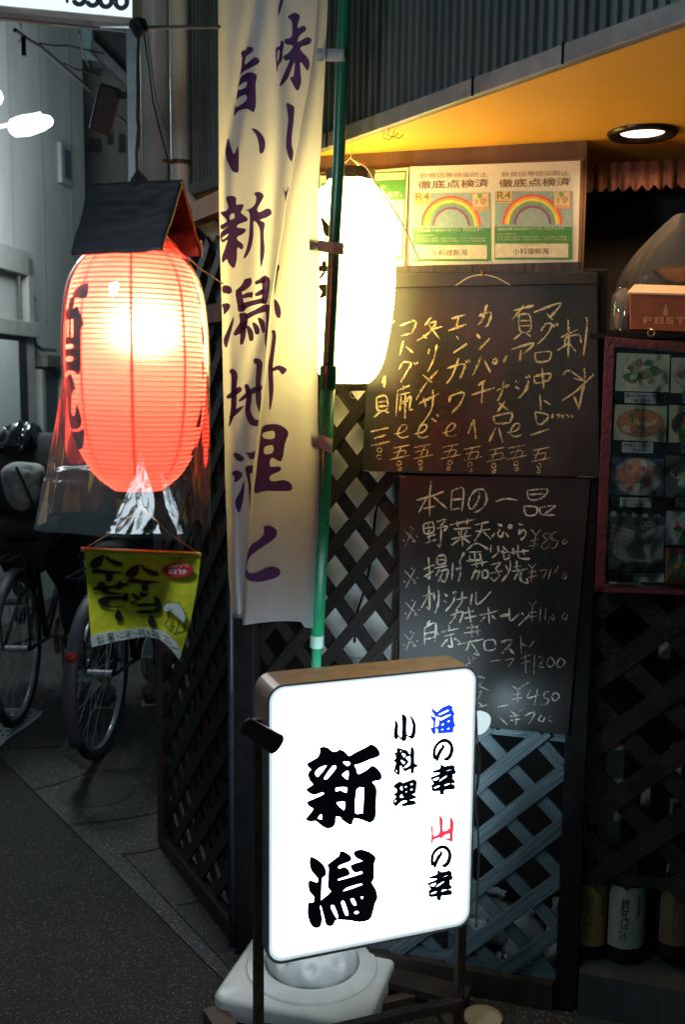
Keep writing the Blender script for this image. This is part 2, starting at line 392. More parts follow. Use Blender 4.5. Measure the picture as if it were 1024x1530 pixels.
# front wall head above boards
mb = MB()
aH = FR.a(FR.hit(874, 300)); mb.box(FR.pt((aH + .05) / 2, 1.88, -.03), aH - .05, .04, .28, X=FR.u, Y=FR.n); mb.build('head_board', brown, shop)
# corner post, mid post, base rails (dark stained)
for a, wd, nm, hh in ((.0, .055, 'corner_post', 1.98), (aR, .05, 'post', 1.74)):
    mb = MB(); mb.box(FR.pt(a + (.02 if a == 0 else 0), hh / 2 + .005, .012 if a == 0 else -.008), wd, .055 if a == 0 else .045, hh, X=FR.u, Y=FR.n); mb.build(nm, blackp, shop, bevel=.003)
mb = MB(); mb.tube([FR.pt(-.012, .03, .045), FR.pt(-.012, 1.98, .045)], .009, 8); mb.build('conduit', mat('blue_steel', (.03, .035, .05), .3, .3, .2, 30), shop, smooth=True)
mb = MB(); mb.box(FR.pt(aR / 2, .035, .005), aR - .06, .04, .07, X=FR.u, Y=FR.n); mb.build('rail', wood, shop); mb = MB(); mb.box(FR.pt(aR / 2, 1.745, .003), aR - .06, .03, .03, X=FR.u, Y=FR.n); mb.build('rail', wood, shop)
def grain(m):
    nt = m.node_tree; mp = next(n for n in nt.nodes if n.type == 'MAPPING'); oi = nd(nt, 'ShaderNodeObjectInfo')
    sc3 = nd(nt, 'ShaderNodeVectorMath', operation='SCALE'); cb = nd(nt, 'ShaderNodeCombineXYZ'); sc3.inputs['Scale'].default_value = 37
    for i in range(3): nt.links.new(oi.outputs['Random'], cb.inputs[i])
    nt.links.new(cb.outputs[0], sc3.inputs[0]); nt.links.new(sc3.outputs[0], mp.inputs['Location'])
for m_ in (slatk, slatm, slatm2): grain(m_)
def lattice(pl, a0, a1, z0, z1, off, per, wd, m, hole, slope=1.0, name='lattice_panel'):
    ha, hz_ = pl.a(pl.hit(*hole)), pl.hit(*hole).z
    root = MB(); root.box(pl.pt((a0 + a1) / 2, z0 + .012, off - .006), a1 - a0, .012, .024, X=pl.u, Y=pl.n)
    pn = root.build(name, m, shop)
    tp_ = MB(); tp_.box(pl.pt((a0 + a1) / 2, z1 - .012, off - .006), a1 - a0, .012, .024, X=pl.u, Y=pl.n); tp_.build('top_batten', m, pn)
    base = wloc(pn)
    for sgn, o_ in ((1, off + .0045), (-1, off - .0045)):
        ph = (hz_ - sgn * slope * ha - .5 * per) % per
        for k in range(-60, 60):
            c = k * per + ph         # z = c + sgn*slope*a
            lo, hi = sorted(((z0 - c) / (sgn * slope), (z1 - c) / (sgn * slope))); lo = max(a0, lo); hi = min(a1, hi)
            if hi - lo < .03: continue
            c += random.uniform(-.0015, .0015); jt = random.uniform(-.002, .002)
            A = pl.pt(lo, c + sgn * slope * lo + jt, o_ + random.uniform(-.0008, .0008)); B = pl.pt(hi, c + sgn * slope * hi - jt, o_ + random.uniform(-.0008, .0008))
            X = (B - A).normalized(); Y = pl.n; Z = X.cross(Y).normalized(); Y = Z.cross(X)
            bx = MB(); bx.box((0, 0, 0), (B - A).length, .0085, wd * random.uniform(.96, 1.04)); me_ = bpy.data.meshes.new('slat'); me_.from_pydata(bx.v, [], bx.f); me_.materials.append(m)
            o = bpy.data.objects.new('slat', me_); COL.objects.link(o); o.parent = pn
            o.matrix_local = Matrix.Translation((A + B) / 2 - base) @ Matrix((X, Y, Z)).transposed().to_4x4()
    return pn
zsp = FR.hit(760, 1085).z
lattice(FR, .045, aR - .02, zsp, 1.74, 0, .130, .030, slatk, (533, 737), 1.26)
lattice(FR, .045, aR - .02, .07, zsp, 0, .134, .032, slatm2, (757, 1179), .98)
lattice(FR, aR + .03, aR + .75, .33, 1.42, -.02, .165, .045, slatm, (922, 1145), .9)
lattice(LW, 0.0, LW.a(g0) - .02, .05, 1.85, 0, .12, .034, slatm, (300, 1100), 1.0)
# side wall frame and beam
aL = LW.a(g0)
for a in (.012, ):
    mb = MB(); mb.box(LW.pt(a, .99, .006), .03, .035, 1.95, X=LW.u, Y=LW.n); mb.build('post', wood, shop, bevel=.002)
mb = MB(); mb.box(LW.pt(aL / 2, .03, .006), aL - .06, .035, .06, X=LW.u, Y=LW.n); mb.build('rail', wood, shop)
ora = mat('orange_trim', (.60, .22, .06), .5, 0, .3, 12)
mb = MB(); mb.box(LW.pt(aL / 2 - .02, 1.93, .012), aL, .04, .05, X=LW.u, Y=LW.n); mb.build('beam', ora, shop)
mb = MB(); mb.box(LW.pt(aL / 2 + .05, 1.66, .03), aL * .9, .04, .045, X=LW.u, Y=LW.n); mb.build('beam', mat('worn_wood', (.2, .11, .07), .6, 0, .4, 20), shop)
# dark room behind the lattices
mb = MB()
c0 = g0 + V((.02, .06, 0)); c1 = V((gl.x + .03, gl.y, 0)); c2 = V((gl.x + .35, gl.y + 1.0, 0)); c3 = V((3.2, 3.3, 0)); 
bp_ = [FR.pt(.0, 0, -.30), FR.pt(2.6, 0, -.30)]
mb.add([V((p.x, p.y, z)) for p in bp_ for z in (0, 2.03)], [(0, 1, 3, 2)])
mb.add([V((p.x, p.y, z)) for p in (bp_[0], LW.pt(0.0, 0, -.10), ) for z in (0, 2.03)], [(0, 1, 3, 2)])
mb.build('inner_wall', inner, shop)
# side end wall of the upper floor plus small trims left of the cladding
mb = MB(); aC = FC.a(FC.hit(207, 150))
pe = FC.hit(207, 300); 
mb.box(FC.pt((aA + FC.a(FC.hit(205, 200))) / 2 - .01, 2.8, -.03), aA - FC.a(FC.hit(205, 200)), .05, 1.6, X=FC.u, Y=FC.n)
mb.build('end_panel', mat('grey_panel', (.30, .29, .27), .55, 0, .2, 6, .1), shop)
# drainpipe
a_ = FC.a(FC.hit(268, 150, .05)); 
pipe = thing('drainpipe', 'cream vertical drainpipe strapped to the wall above the red lantern', 'pipe', FC.pt(a_, 2.0, .05))
pm = mat('pipe_cream', (.72, .66, .56), .4, 0, .12, 10)
mb = MB(); mb.tube([FC.pt(a_ + .02, 1.88, -.1), FC.pt(a_, 1.97, .0), FC.pt(a_, 2.03, .05), FC.pt(a_, 3.6, .05)], .026, 20); mb.build('pipe', pm, pipe, smooth=True)
zc = FC.hit(268, 244, .05).z
mb = MB(); mb.lathe([(.027, -.006), (.030, -.006), (.030, .006), (.027, .006)], FC.pt(a_, zc, .05), 24); mb.box(FC.pt(a_ + .004, zc, .088), .012, .03, .008, X=FC.u, Y=FC.n); mb.build('strap', mat('rusty', (.16, .08, .05), .6, .4, .4, 40), pipe)
a2 = FC.a(FC.hit(227, 150, .03))
p2 = thing('downpipe', 'wide pale rounded downpipe with a black cable on it beside the narrow one', 'pipe', FC.pt(a2, 2.0, .02))
mb = MB(); mb.tube([FC.pt(a2, 2.02, .02), FC.pt(a2, 3.6, .02)], .045, 24); mb.build('pipe', mat('pipe_grey', (.62, .61, .58), .35, 0, .12, 6), p2, smooth=True)
mb = MB(); mb.tube([FC.hit(214, 45, .09), FC.hit(222, 100, .075), FC.hit(228, 150, .072), FC.hit(240, 200, .072), FC.hit(251, 240, .07), FC.hit(251, 310, .06)], .0022, 6)
mb.build('cable', blackp, p2)

# ================================================================== STREET LIGHT, SIGN BOX, BACK ALLEY
pla = mat('old_plaster', (.46, .48, .46), .8, 0, .3, 1.3, .4, 12, stretch=(1, 1, .35))
q0 = atZ(-700, 1000, 0); bA = V((-2.45, 4.6, 0)); bB = V((-1.93, 7.9, 0))
d0 = ray(-260, 565); d1 = ray(133, 565)
bA = V((d0.x, d0.y, 0)) * 4.2; bB = V((d1.x, d1.y, 0)) * 7.6; BW = Plane(bA, bB)
bld = thing('alley_building', 'old grey plaster building along the left side of the alley', 'building', bA)
mb = MB(); Lb = (bB - bA).length
mb.add([BW.pt(0, 0), BW.pt(Lb, 0), BW.pt(Lb, 7), BW.pt(0, 7), BW.pt(Lb, 0, -3), BW.pt(Lb, 7, -3)], [(0, 1, 2, 3), (1, 4, 5, 2)]); mb.build('wall', pla, bld)
def bwbox(x0, y0, x1, y1, off, th, m, nm, par=None):
    a, b = BW.hit(x0, y1), BW.hit(x1, y0); mb = MB(); aa, ab = BW.a(BW.hit(x0, (y0 + y1) / 2)), BW.a(BW.hit(x1, (y0 + y1) / 2))
    mb.box(BW.pt((aa + ab) / 2, (a.z + b.z) / 2, off), abs(ab - aa), th, abs(b.z - a.z), X=BW.u, Y=BW.n); return mb.build(nm, m, par or bld, bevel=.004)
trimp = mat('trim_plaster', (.34, .35, .33), .7, 0, .2, 5)
darkf = mat('dark_frame', (.03, .03, .03), .4)
wglass = mat('window_glass', (.35, .42, .42), .1, 0, .2, 3, spec=.8)
wf = bwbox(-60, 497, 27, 700, .03, .07, darkf, 'window_frame'); bwbox(-50, 510, 12, 690, .07, .01, mat('lit_blind', (.6, .68, .66), .5, 0, .1, 4), 'window_pane', wf)
bwbox(32, 490, 44, 900, .03, .05, trimp, 'pilaster'); bwbox(-60, 483, 40, 494, .04, .09, trimp, 'lintel'); bwbox(-60, 378, 36, 388, .03, .05, trimp, 'moulding')
bwbox(30, 388, 38, 485, .03, .05, trimp, 'moulding'); bwbox(50, 532, 82, 548, .04, .1, mat('dirty_trim', (.12, .13, .12), .8, 0, .4, 10), 'ledge')
wd_ = bwbox(57, 560, 80, 700, .02, .04, mat('shade_glass', (.08, .11, .12), .2), 'window'); bwbox(52, 552, 57, 700, .03, .05, trimp, 'jamb'); bwbox(80, 552, 85, 700, .03, .05, trimp, 'jamb')
w3 = bwbox(84, 222, 99, 272, .02, .03, trimp, 'window_frame'); bwbox(87, 227, 96, 264, .04, .01, mat('blue_glass', (.05, .09, .13), .2), 'window_pane', w3)
for x in (14, 60, 104): bwbox(x, -20, x + 1.0, 480, .004, .008, mat('seam', (.2, .21, .2), .8), 'panel_joint')
mb = MB(); mb.tube([BW.hit(x, y, .04) for x, y in ((-10, 402), (15, 400), (28, 412), (30, 480))], .01, 6); mb.build('cable', mat('cable_grey', (.1, .1, .1), .6), bld)
mb = MB(); mb.tube([BW.hit(x, y, .04) for x, y in ((48, 440), (52, 450), (48, 480), (52, 515), (62, 522), (82, 523))], .012, 6); mb.build('cable', mat('cable_grey'), bld)
# second, farther building
d2 = ray(120, 565); d3 = ray(330, 565); fA = V((d2.x, d2.y, 0)) * 8.6; fB = V((d3.x, d3.y, 0)) * 9.0; FB = Plane(fA, fB)
b2 = thing('rear_building', 'small stained concrete building at the end of the alley behind the lamp post', 'building', fA)
mb = MB(); Lf = (fB - fA).length + 1; mb.add([FB.pt(-.4, 0), FB.pt(Lf, 0), FB.pt(Lf, 4.1), FB.pt(-.4, 4.1), FB.pt(Lf, 4.1, -3), FB.pt(-.4, 4.1, -3)], [(0, 1, 2, 3), (3, 2, 4, 5)]); mb.build('wall', mat('stained_plaster', (.20, .20, .185), .85, 0, .5, 2.2, .4, 10), b2)
def fbx(x0, y0, x1, y1, m, nm, off=.02, th=.08):
    a, b = FB.hit(x0, y1), FB.hit(x1, y0); aa, ab = FB.a(FB.hit(x0, (y0 + y1) / 2)), FB.a(FB.hit(x1, (y0 + y1) / 2)); mb = MB()
    mb.box(FB.pt((aa + ab) / 2, (a.z + b.z) / 2, off), abs(ab - aa), th, abs(b.z - a.z), X=FB.u, Y=FB.n); return mb.build(nm, m, b2)
fbx(160, 195, 167, 216, darkf, 'window'); fbx(177, 203, 185, 228, darkf, 'window'); fbx(134, 210, 150, 226, darkf, 'vent'); 
mb = MB(); mb.prism([FB.hit(x, y, .02) for x, y in ((137, 48), (193, 50), (193, 118), (138, 62))], FB.n * .3); mb.build('eave', mat('eave_dark', (.06, .06, .06), .7, 0, .4, 8), b2)
mb = MB(); mb.prism([FB.hit(x, y, .34) for x, y in ((136, 60), (193, 118), (193, 136), (134, 78))], FB.n * .05); mb.build('gutter', mat('gutter_grey', (.22, .22, .22), .6, 0, .3, 8), b2)
fbx(134, 100, 150, 108, mat('gutter_grey'), 'ledge', .05, .2)
# rusty hanging bits on pole of the far wall
for k, pth in enumerate((((22, 45), (60, 70), (135, 135)), ((30, 35), (34, 55), (28, 62)), ((60, 65), (100, 68), (155, 80)), ((118, 48), (124, 80), (133, 100)), ((95, 95), (120, 105), (150, 112)), ((150, 165), (175, 172), (192, 185)))):
    p3 = [atY(*pth[0], 4.6), atY((pth[0][0] + pth[1][0]) / 2, (pth[0][1] + pth[1][1]) / 2 + 2, 4.8), atY(*pth[1], 5), atY(*pth[2], 5.6)]
    mb = MB(); mb.tube(p3, .010 if k == 0 else .0045, 6)
    mb.build('overhead_cable', mat('cable_black', (.012, .012, .013), .9, spec=.05), label=['thick slanting cable running down to the dark floodlight across the plaster wall', 'short looped cable end near the top left sign', 'thin sagging cable below the sign over the plaster wall', 'thin vertical cable dropping beside the rear eave', 'faint low cable nearest the street lamp glow', 'thin cable beneath the dark floodlight next to the pole'][k], cat='cable', loc=p3[0])
mb = MB(); a, b = atY(33, 55, 4.6), atY(37, 84, 4.6); mb.box((a + b) / 2, .015, .02, (a - b).length); mb.build('cable_clamp', mat('cable_black'), label='small metal hanger gripping the cable under the sign', cat='clamp', loc=b)
# street lamp
lp = atY(46, 186, 5.5)
sl = thing('street_lamp', 'bright white LED street lamp on a thin arm in front of the plaster wall', 'street lamp', atY(-70, 190, 5.5))
ang = Matrix.Rotation(R(-11), 3, 'Y'); 
mb = MB(); ax = (atY(78, 178, 5.5) - atY(14, 191, 5.5)); X = ax.normalized(); Lh = ax.length; Yv = V((0, 1, 0)); Z = X.cross(Yv)
prof = [(-.5, .030), (-.42, .055), (-.1, .066), (.25, .052), (.46, .03), (.5, .012)]
vs_ = []; nn = 16
for t, r_ in prof:
    for k in range(nn):
        an = 2 * pi * k / nn; vs_.append(lp + X * (t * Lh) + Z * (sin(an) * r_ * .8) + Yv * (cos(an) * r_ * .9))
mb.add(vs_, [(i * nn + k, i * nn + (k + 1) % nn, (i + 1) * nn + (k + 1) % nn, (i + 1) * nn + k) for i in range(len(prof) - 1) for k in range(nn)] + [tuple(range(nn)), tuple(range((len(prof) - 1) * nn, len(prof) * nn))])
mb.build('lens', emis('lamp_lens', (.82, .93, 1), 5), sl, smooth=True)
mb = MB(); mb.tube([atY(-70, 205, 5.5), atY(12, 186, 5.5)], .012, 8); mb.build('arm', mat('arm_grey', (.3, .31, .33), .5, .2), sl)
mb = MB(); mb.box(lp + Z * .044, Lh * .6, .04, .008, X=X, Y=Yv, Z=Z); mb.build('housing', mat('arm_grey'), sl)
ll = bpy.data.lights.new('street_and_fill_light', 'POINT'); ll.energy = 85; ll.color = (.86, .95, .98); ll.shadow_soft_size = .3
lo = bpy.data.objects.new('street_and_fill_light', ll); COL.objects.link(lo); lo.parent = sl; lo.location = lp + V((.05, -.25, -.16)) - sl.location
sl2 = thing('fill_lamp', 'small white lamp set close as fill light, only its glowing tip showing at the left edge', 'lamp', atY(-20, 145, 1.3))
mb = MB(); p = atY(-7, 145, 1.3); mb.lathe([(.001, -.010), (.006, -.007), (.009, 0), (.006, .007), (.001, .009)], p, 16); mb.build('lens', MATS['lamp_lens'], sl2, smooth=True)
mb = MB(); mb.tube([atY(-160, 152, 1.3), atY(-12, 146, 1.3)], .012, 8); mb.build('arm', mat('arm_grey'), sl2); mb = MB(); mb.box(atY(-60, 140, 1.3), .07, .03, .012); mb.build('housing', mat('arm_grey'), sl2)
l2_ = bpy.data.lights.new('street_and_fill_light', 'POINT'); l2_.energy = 16; l2_.color = (.70, .9, 1); l2_.shadow_soft_size = .06  # cool fill on pennant and banner, its lamp brought close for this
l2o = bpy.data.objects.new('street_and_fill_light', l2_); COL.objects.link(l2o); l2o.parent = sl2; l2o.location = p + V((-.06, -.06, -.03)) - sl2.location

# illuminated sign box, top left
YS = 2.15
sg = thing('sign_box', 'white illuminated sign box with large digits hanging at the top left', 'sign', atL(197, 30, YS))
fc = [atL(-60, 2, YS), atL(197, 26, YS), atL(197, -150, YS), atL(-60, -150, YS)]
bk = [p + V((0, .085, 0)) for p in fc]
mb = MB(); mb.prism([p + V((0, .004, 0)) for p in fc], V((0, .08, 0))); mb.build('housing', mat('box_steel', (.35, .34, .33), .5, .2, .5, 14, .2), sg)
mb = MB(); mb.add(fc, [(0, 1, 2, 3)]); mb.build('face', emis('sign_white', (.80, .97, 1), 1.15), sg)
m_ = MB(); fn = lambda x, y, d: atL(x, y, YS - .0015)
for cx_, kind in ((118, 3), (138, 3), (158, 8), (181, 8)):
    rx, ry, yb = 8.5, 9.5, 1 + (cx_ - 118) * .09
    a0_, a1_ = (-60, 175) if kind == 3 else (-180, 180)
    pts = [(cx_ + rx * cos(R(t)), yb - 4 + ry * sin(R(t))) for t in range(a0_, a1_ + 1, 15)]
    m_.stroke(pts, fn, 7.5, smooth=2)
    pts = [(cx_ + rx * .9 * cos(R(t)), yb - 22 + ry * .9 * sin(R(t))) for t in (range(-180, 181, 15) if kind == 8 else range(-170, 80, 15))]
    m_.stroke(pts, fn, 7.5, smooth=2)
m_.stroke([(100, -10), (100, 5)], fn, 5)
m_.build('digits', mat('sign_navy', (.01, .02, .04), .5), sg)
mb = MB(); mb.bar(atL(-60, 15, YS + .05), atL(198, 41, YS + .05), .012, .012); mb.build('frame_bar', mat('rust_bar', (.12, .1, .09), .6, .4, .4, 30), sg)
# bracket post with black tape, rod, floodlight
post = thing('bracket_post', 'grey square post carrying the lantern roof below the sign box', 'post', atL(200, 265, 2.02))
mb = MB(); a, b = atL(200, 42, 2.04), atL(200, 275, 2.04); mb.tube([a, b], .010, 4); mb.box((a + b) / 2, .018, .018, (a - b).length + .01); mb.build('upright', mat('post_grey', (.07, .075, .075), .6, .2, .4, 20, .3), post)
mb = MB(); mb.tube([atL(150, 41, 2.03), atL(215, 41, 2.03), atL(328, 40, 2.2)], .003, 8); mb.build('rod', mat('rod_steel', (.2, .2, .2), .4, .6), post)
tape = mat('black_tape', (.006, .006, .007), .36, 0, .3, 5, .7, 20, spec=.10, stretch=(.3, .3, 1))
mb = MB(); mb.tube([atL(206, 36, 2.015), atL(208, 45, 2.01), atL(205, 56, 2.02)], [.016, .014, .004], 7); mb.build('tape_knot', tape, post)
mb = MB(); mb.tube([atL(x, y, 2.012) for x, y in ((207, 55), (206, 90), (206, 150), (205, 178), (207, 190), (204, 230), (205, 262))], .0028, 6); mb.build('cable', tape, post)
fl = thing('floodlight', 'small black box floodlight tilted downward on a bracket by the post', 'floodlight', atL(178, 145, 2.6))
a = atL(157, 164, 2.5); rot = Matrix.Rotation(R(-14), 3, 'Y') @ Matrix.Rotation(R(20), 3, 'Z')
rot = Matrix.Rotation(R(-15), 3, 'Y') @ Matrix.Rotation(R(18), 3, 'Z'); mb = MB(); mb.box(a, .045, .05, .088, rot=Matrix.Rotation(R(-15), 3, 'Y').inverted() @ Matrix.Rotation(R(18), 3, 'Z')); mb.build('housing', mat('matte_black', (.012, .013, .015), .7, spec=.15), fl, bevel=.006)
mb = MB(); mb.tube([atL(167, 140, 2.5), atL(176, 143, 2.5), atL(195, 142, 2.3)], .007, 8); mb.lathe([(.011, -.01), (.011, .01)], atL(170, 141, 2.5), 12, caps=True); mb.build('bracket', mat('matte_black'), fl)

# ================================================================== RED LANTERN
YL = 1.95; k_ = YL / F * 1.0
LC = atL(204, 550, YL)                     # axis
def zpx(y, Y=YL, x=204): return atL(x, y, Y).z
prof_px = [(366, 40), (373, 54), (384, 68), (400, 82), (420, 92), (445, 98.5), (480, 102.5), (520, 104.5), (560, 104.5), (600, 102.5), (640, 97), (670, 88), (692, 77), (710, 64), (724, 47), (732, 36)]
kk = (atL(304, 550, YL) - atL(204, 550, YL)).length / 100 * .985
prof = [(r * kk, zpx(y)) for y, r in prof_px]
pr = catmull(prof, 10)
def rad_at(z, off=0):
    for (r0, z0), (r1, z1) in zip(pr, pr[1:]):
        if z1 <= z <= z0:
            t = (z - z0) / (z1 - z0 - 1e-9); return r0 + (r1 - r0) * t + off
    return (pr[0][0] if z > pr[0][1] else pr[-1][0]) + off
lan = thing('paper_lantern', 'glowing red paper lantern with black brush characters under a black taped roof', 'lantern', V((LC.x, LC.y, zpx(366))))
NR = 51; zt, zb = pr[0][1], pr[-1][1]; rows = []
for i in range(NR):
    for j in range(5):
        t = (i + j / 5) / NR; z = zt + (zb - zt) * t; bul = sin(pi * j / 5) * .0011
        rows.append((rad_at(z) - .0009 + bul, z - 0))
rows.append((rad_at(zb), zb))
mb = MB(); mb.lathe([(r, z) for r, z in rows], (LC.x, LC.y, 0), 96)
redp = paper('red_paper', (1, .10, .075), .15, .42, .0, rough=.88, refr=.46, contrast=.95)
mb.build('paper_shade', redp, lan, smooth=True)
mb = MB(); hp = []
for i in range(NR * 48 + 1):
    t = i / (NR * 48); z = zt + (zb - zt) * t; a = 2 * pi * i / 48; r = rad_at(z) - .0007; hp.append((LC.x + cos(a) * r, LC.y + sin(a) * r, z))
mb.tube(hp, 0.0008, 4, caps=False); mb.build('wire_rib', mat('rib_wire', (.18, .03, .02), .6), lan)
for k in range(8):   # doubled paper along the vertical seams
    a0 = R(-90 + 8 + 45 * k); mb = MB(); vs_ = []
    for i in range(60):
        z = zt + (zb - zt) * (i / 59); r = rad_at(z) - .0032
        for da in (-.021, .021): vs_.append((LC.x + cos(a0 + da) * r, LC.y + sin(a0 + da) * r, z))
    mb.add(vs_, [(2 * i, 2 * i + 1, 2 * i + 3, 2 * i + 2) for i in range(59)]); mb.build('seam', paper('seam_paper', (.9, .25, .2), .3, .5, .2) if k == 0 else MATS['seam_paper'], lan)
def lant_fn(axis, radf, off):
    def fn(px, py, d):
        dv = ray(px, py); o = V((EYE.x - axis.x, EYE.y - axis.y)); D = V((dv.x, dv.y)); r = .13
        z = atY(px, py, axis.y).z
        for _ in range(6):
            r = radf(z) + off
            A = D.dot(D); B = 2 * o.dot(D); C = o.dot(o) - r * r; disc = B * B - 4 * A * C
            t = (-B - math.sqrt(disc)) / (2 * A) if disc > 0 else -B / (2 * A)
            z = EYE.z + dv.z * t
        p = EYE + dv * t
        h = V((p.x - axis.x, p.y - axis.y)).normalized() * (r + 0)
        return V((axis.x + h.x, axis.y + h.y, z))
    return fn
ink = mat('lantern_ink', (.012, .006, .006), .45)
fn = lant_fn(LC, rad_at, .0018)
mb = MB()
G = lambda s_: tr(P2(s_), 80, 400, 5.1)
mb.poly([G('262,100 265,170 250,225 210,235 165,230 140,240 150,190 185,145 220,122 248,120')], fn, maxlen=6)
mb.poly([G('105,318 125,232 158,235 150,300 120,312')], fn, maxlen=6)
mb.poly([G('92,325 150,310 180,290 200,340 215,370 228,440 210,460 205,600 205,780 180,815 155,790 110,785 88,785 90,500 94,400'), G('104,405 113,405 111,520 102,520'), G('132,402 147,402 147,518 132,520'), G('92,588 143,583 143,612 92,618'), G('93,680 142,678 142,708 93,712')], fn, maxlen=6, smooth=2)
mb.poly([G('93,835 130,810 150,860 165,920 140,960 135,1050 138,1110 155,1125 175,1040 195,1090 215,1160 205,1210 160,1235 125,1215 108,1150 104,1000 95,935')], fn, maxlen=6)
mb.poly([G('108,1225 140,1245 190,1245 233,1230 232,1300 222,1370 190,1388 155,1380 122,1335')], fn, maxlen=6)
G = lambda s_: tr(P2(s_), 0, 350, 3.012)
for s_ in ('885,255 910,290 922,360 905,330', '906,405 918,440 920,500 910,480', '910,560 917,600 914,670 908,600', '915,690 905,850 885,870 882,860 905,780', '890,930 870,995 857,990 885,940'):
    mb.poly([G(s_)], fn, maxlen=6)
mb.build('brush_lettering', ink, lan)
mb = MB(); mb.lathe([(rad_at(zb) + .001, zb + .001), (rad_at(zb) + .001, zb - .012), (rad_at(zb) - .006, zb - .012)], (LC.x, LC.y, 0), 40); mb.build('bottom_ring', blackp, lan)
mb = MB(); mb.lathe([(rad_at(zt) + .001, zt - .001), (rad_at(zt) + .001, zt + .010), (rad_at(zt) - .006, zt + .010)], (LC.x, LC.y, 0), 40); mb.build('top_ring', blackp, lan)
bc = atL(214, 446, YL); bc.x = LC.x + .012
mb = MB(); bcz = bc.z
mb.lathe([(.001, -.032), (.018, -.028), (.027, -.012), (.029, 0), (.025, .014), (.014, .03), (.012, .04)], bc, 20); 
bulb = mb.build('bulb', emis('bulb_warm', (1, .72, .42), 22), lan, smooth=True)
bulb.visible_shadow = True
mb = MB(); mb.tube([bc + V((0, 0, .042)), V((bc.x, bc.y, zt + .03))], .012, 12); mb.build('socket', blackp, lan)
pl_ = bpy.data.lights.new('lantern_bulb_light', 'POINT'); pl_.energy = 18.5; pl_.color = (1, .78, .52); pl_.shadow_soft_size = .03
po = bpy.data.objects.new('lantern_bulb_light', pl_); COL.objects.link(po); po.parent = lan; po.location = bc + V((0, 0, -.045)) - lan.location
bulb.data.materials[0].cycles.emission_sampling = 'NONE' if hasattr(bulb.data.materials[0], 'cycles') else None

# clear plastic sleeve round the lantern
slv = MB(); NA, NZ = 128, 60; zT, zB = zpx(368), zpx(792)
vs_ = []
for i in range(NZ + 1):
    t = i / NZ; z = zT + (zB - zT) * t
    zz = max(z, zpx(585)); base = rad_at(min(z, zt - .001), .006) if z > zpx(585) else rad_at(zpx(585), .006)
    dn = max(0, min(1, (zpx(560) - z) / (zpx(560) - zB)))
    for k in range(NA):
        a = 2 * pi * k / NA
        fold = .5 + .5 * sin(a * 7 + .6 + .8 * sin(2 * a))
        r = base + dn * (.012 + .020 * (fold - .5) + .018 * max(0, sin(a)) + .03 * max(0, cos(a - R(200))) ** 2)
        r -= dn * .024 * max(0, cos(a)); r += .0018 * noise.noise(V((cos(a) * 4, sin(a) * 4, z * 9)))
        zz_ = z + (.018 * max(0, cos(a - R(190))) * dn if t > .8 else 0)
        vs_.append((LC.x + cos(a) * r, LC.y + sin(a) * r, zz_ + .006 * dn * sin(a * 3)))
slv.add(vs_, [(i * NA + k, i * NA + (k + 1) % NA, (i + 1) * NA + (k + 1) % NA, (i + 1) * NA + k) for i in range(NZ) for k in range(NA)])
clear = film('clear_vinyl', .03, .07, (.975, .98, .985), .12, 14, .035)
slo = slv.build('plastic_cover', clear, label='clear plastic rain sleeve wrapped around the red lantern and flaring below it', cat='plastic cover', smooth=True, loc=(LC.x, LC.y, zT))

mb = MB(); n = 160; vs_ = []
for k in range(n):
    a = 2 * pi * k / n; w_ = sin(a * 17 + 2 * sin(a * 3)) 
    for rr_, zz_ in ((.048, .004), (.062, -.004), (.078, -.020)):
        vs_.append((LC.x + cos(a) * (rr_ + .004 * w_), LC.y + sin(a) * (rr_ + .004 * w_), zt + zz_ + .008 * w_ * (1 if rr_ < .05 else .3)))
mb.add(vs_, [(k * 3 + j, ((k + 1) % n) * 3 + j, ((k + 1) % n) * 3 + j + 1, k * 3 + j + 1) for k in range(n) for j in range(2)])
mb.build('gathered_top', film('pleat_vinyl', .10, .12, (.96, .93, .92), .4, 40, .12), slo, smooth=True)
# sleeve folds under the lantern, shaped to mirror the lit stand sign
def fold(apex, bl, br, Y0, bend, seed, st, sb):
    mb = MB(); n1, n2 = 40, 14; vs_ = []; mid = lambda v: (apex[0] + ((bl[0] + br[0]) / 2 - apex[0]) * v, apex[1] + (bl[1] - apex[1]) * v)
    P0 = atY(*apex, Y0)
    for j in range(n1 + 1):
        v = j / n1; S = V(st) + (V(sb) - V(st)) * v
        nn = ((EYE - P0).normalized() + (S - P0).normalized()).normalized()
        dm = ray(*mid(v)); P0 = EYE + dm * ((P0 - EYE).dot(nn) / dm.dot(nn))
        for i in range(n2 + 1):
            u = i / n2; x = apex[0] + (u - .5) * 3 * (1 - v) + ((bl[0] - apex[0]) * v ** 1.5) * (1 - u) + ((br[0] - apex[0]) * v ** .9) * u + 2.5 * sin(v * 9 + u * 3) * v
            y = apex[1] + (bl[1] - apex[1]) * v + 2 * sin(u * pi) * v
            dv = ray(x, y); p = EYE + dv * ((P0 - EYE).dot(nn) / dv.dot(nn))
            vs_.append(p + nn * (bend * (u - .5) ** 2 * v + .0008 * noise.noise(V((u * 9, v * 5, seed)))))
    mb.add(vs_, [(j * (n2 + 1) + i, j * (n2 + 1) + i + 1, (j + 1) * (n2 + 1) + i + 1, (j + 1) * (n2 + 1) + i) for j in range(n1) for i in range(n2)])
    mb.build('mirror_fold', film('fold_vinyl', .05, .03, (.96, .965, .97), .04, 30, .0), slo, smooth=True)
fold((209, 676), (157, 796), (241, 797), 1.50, .006, 2, (.05, 1.98, .74), (.08, 1.98, .52)); fold((240, 704), (262, 796), (277, 797), 1.52, .006, 6, (.02, 1.98, .74), (.05, 1.98, .5))
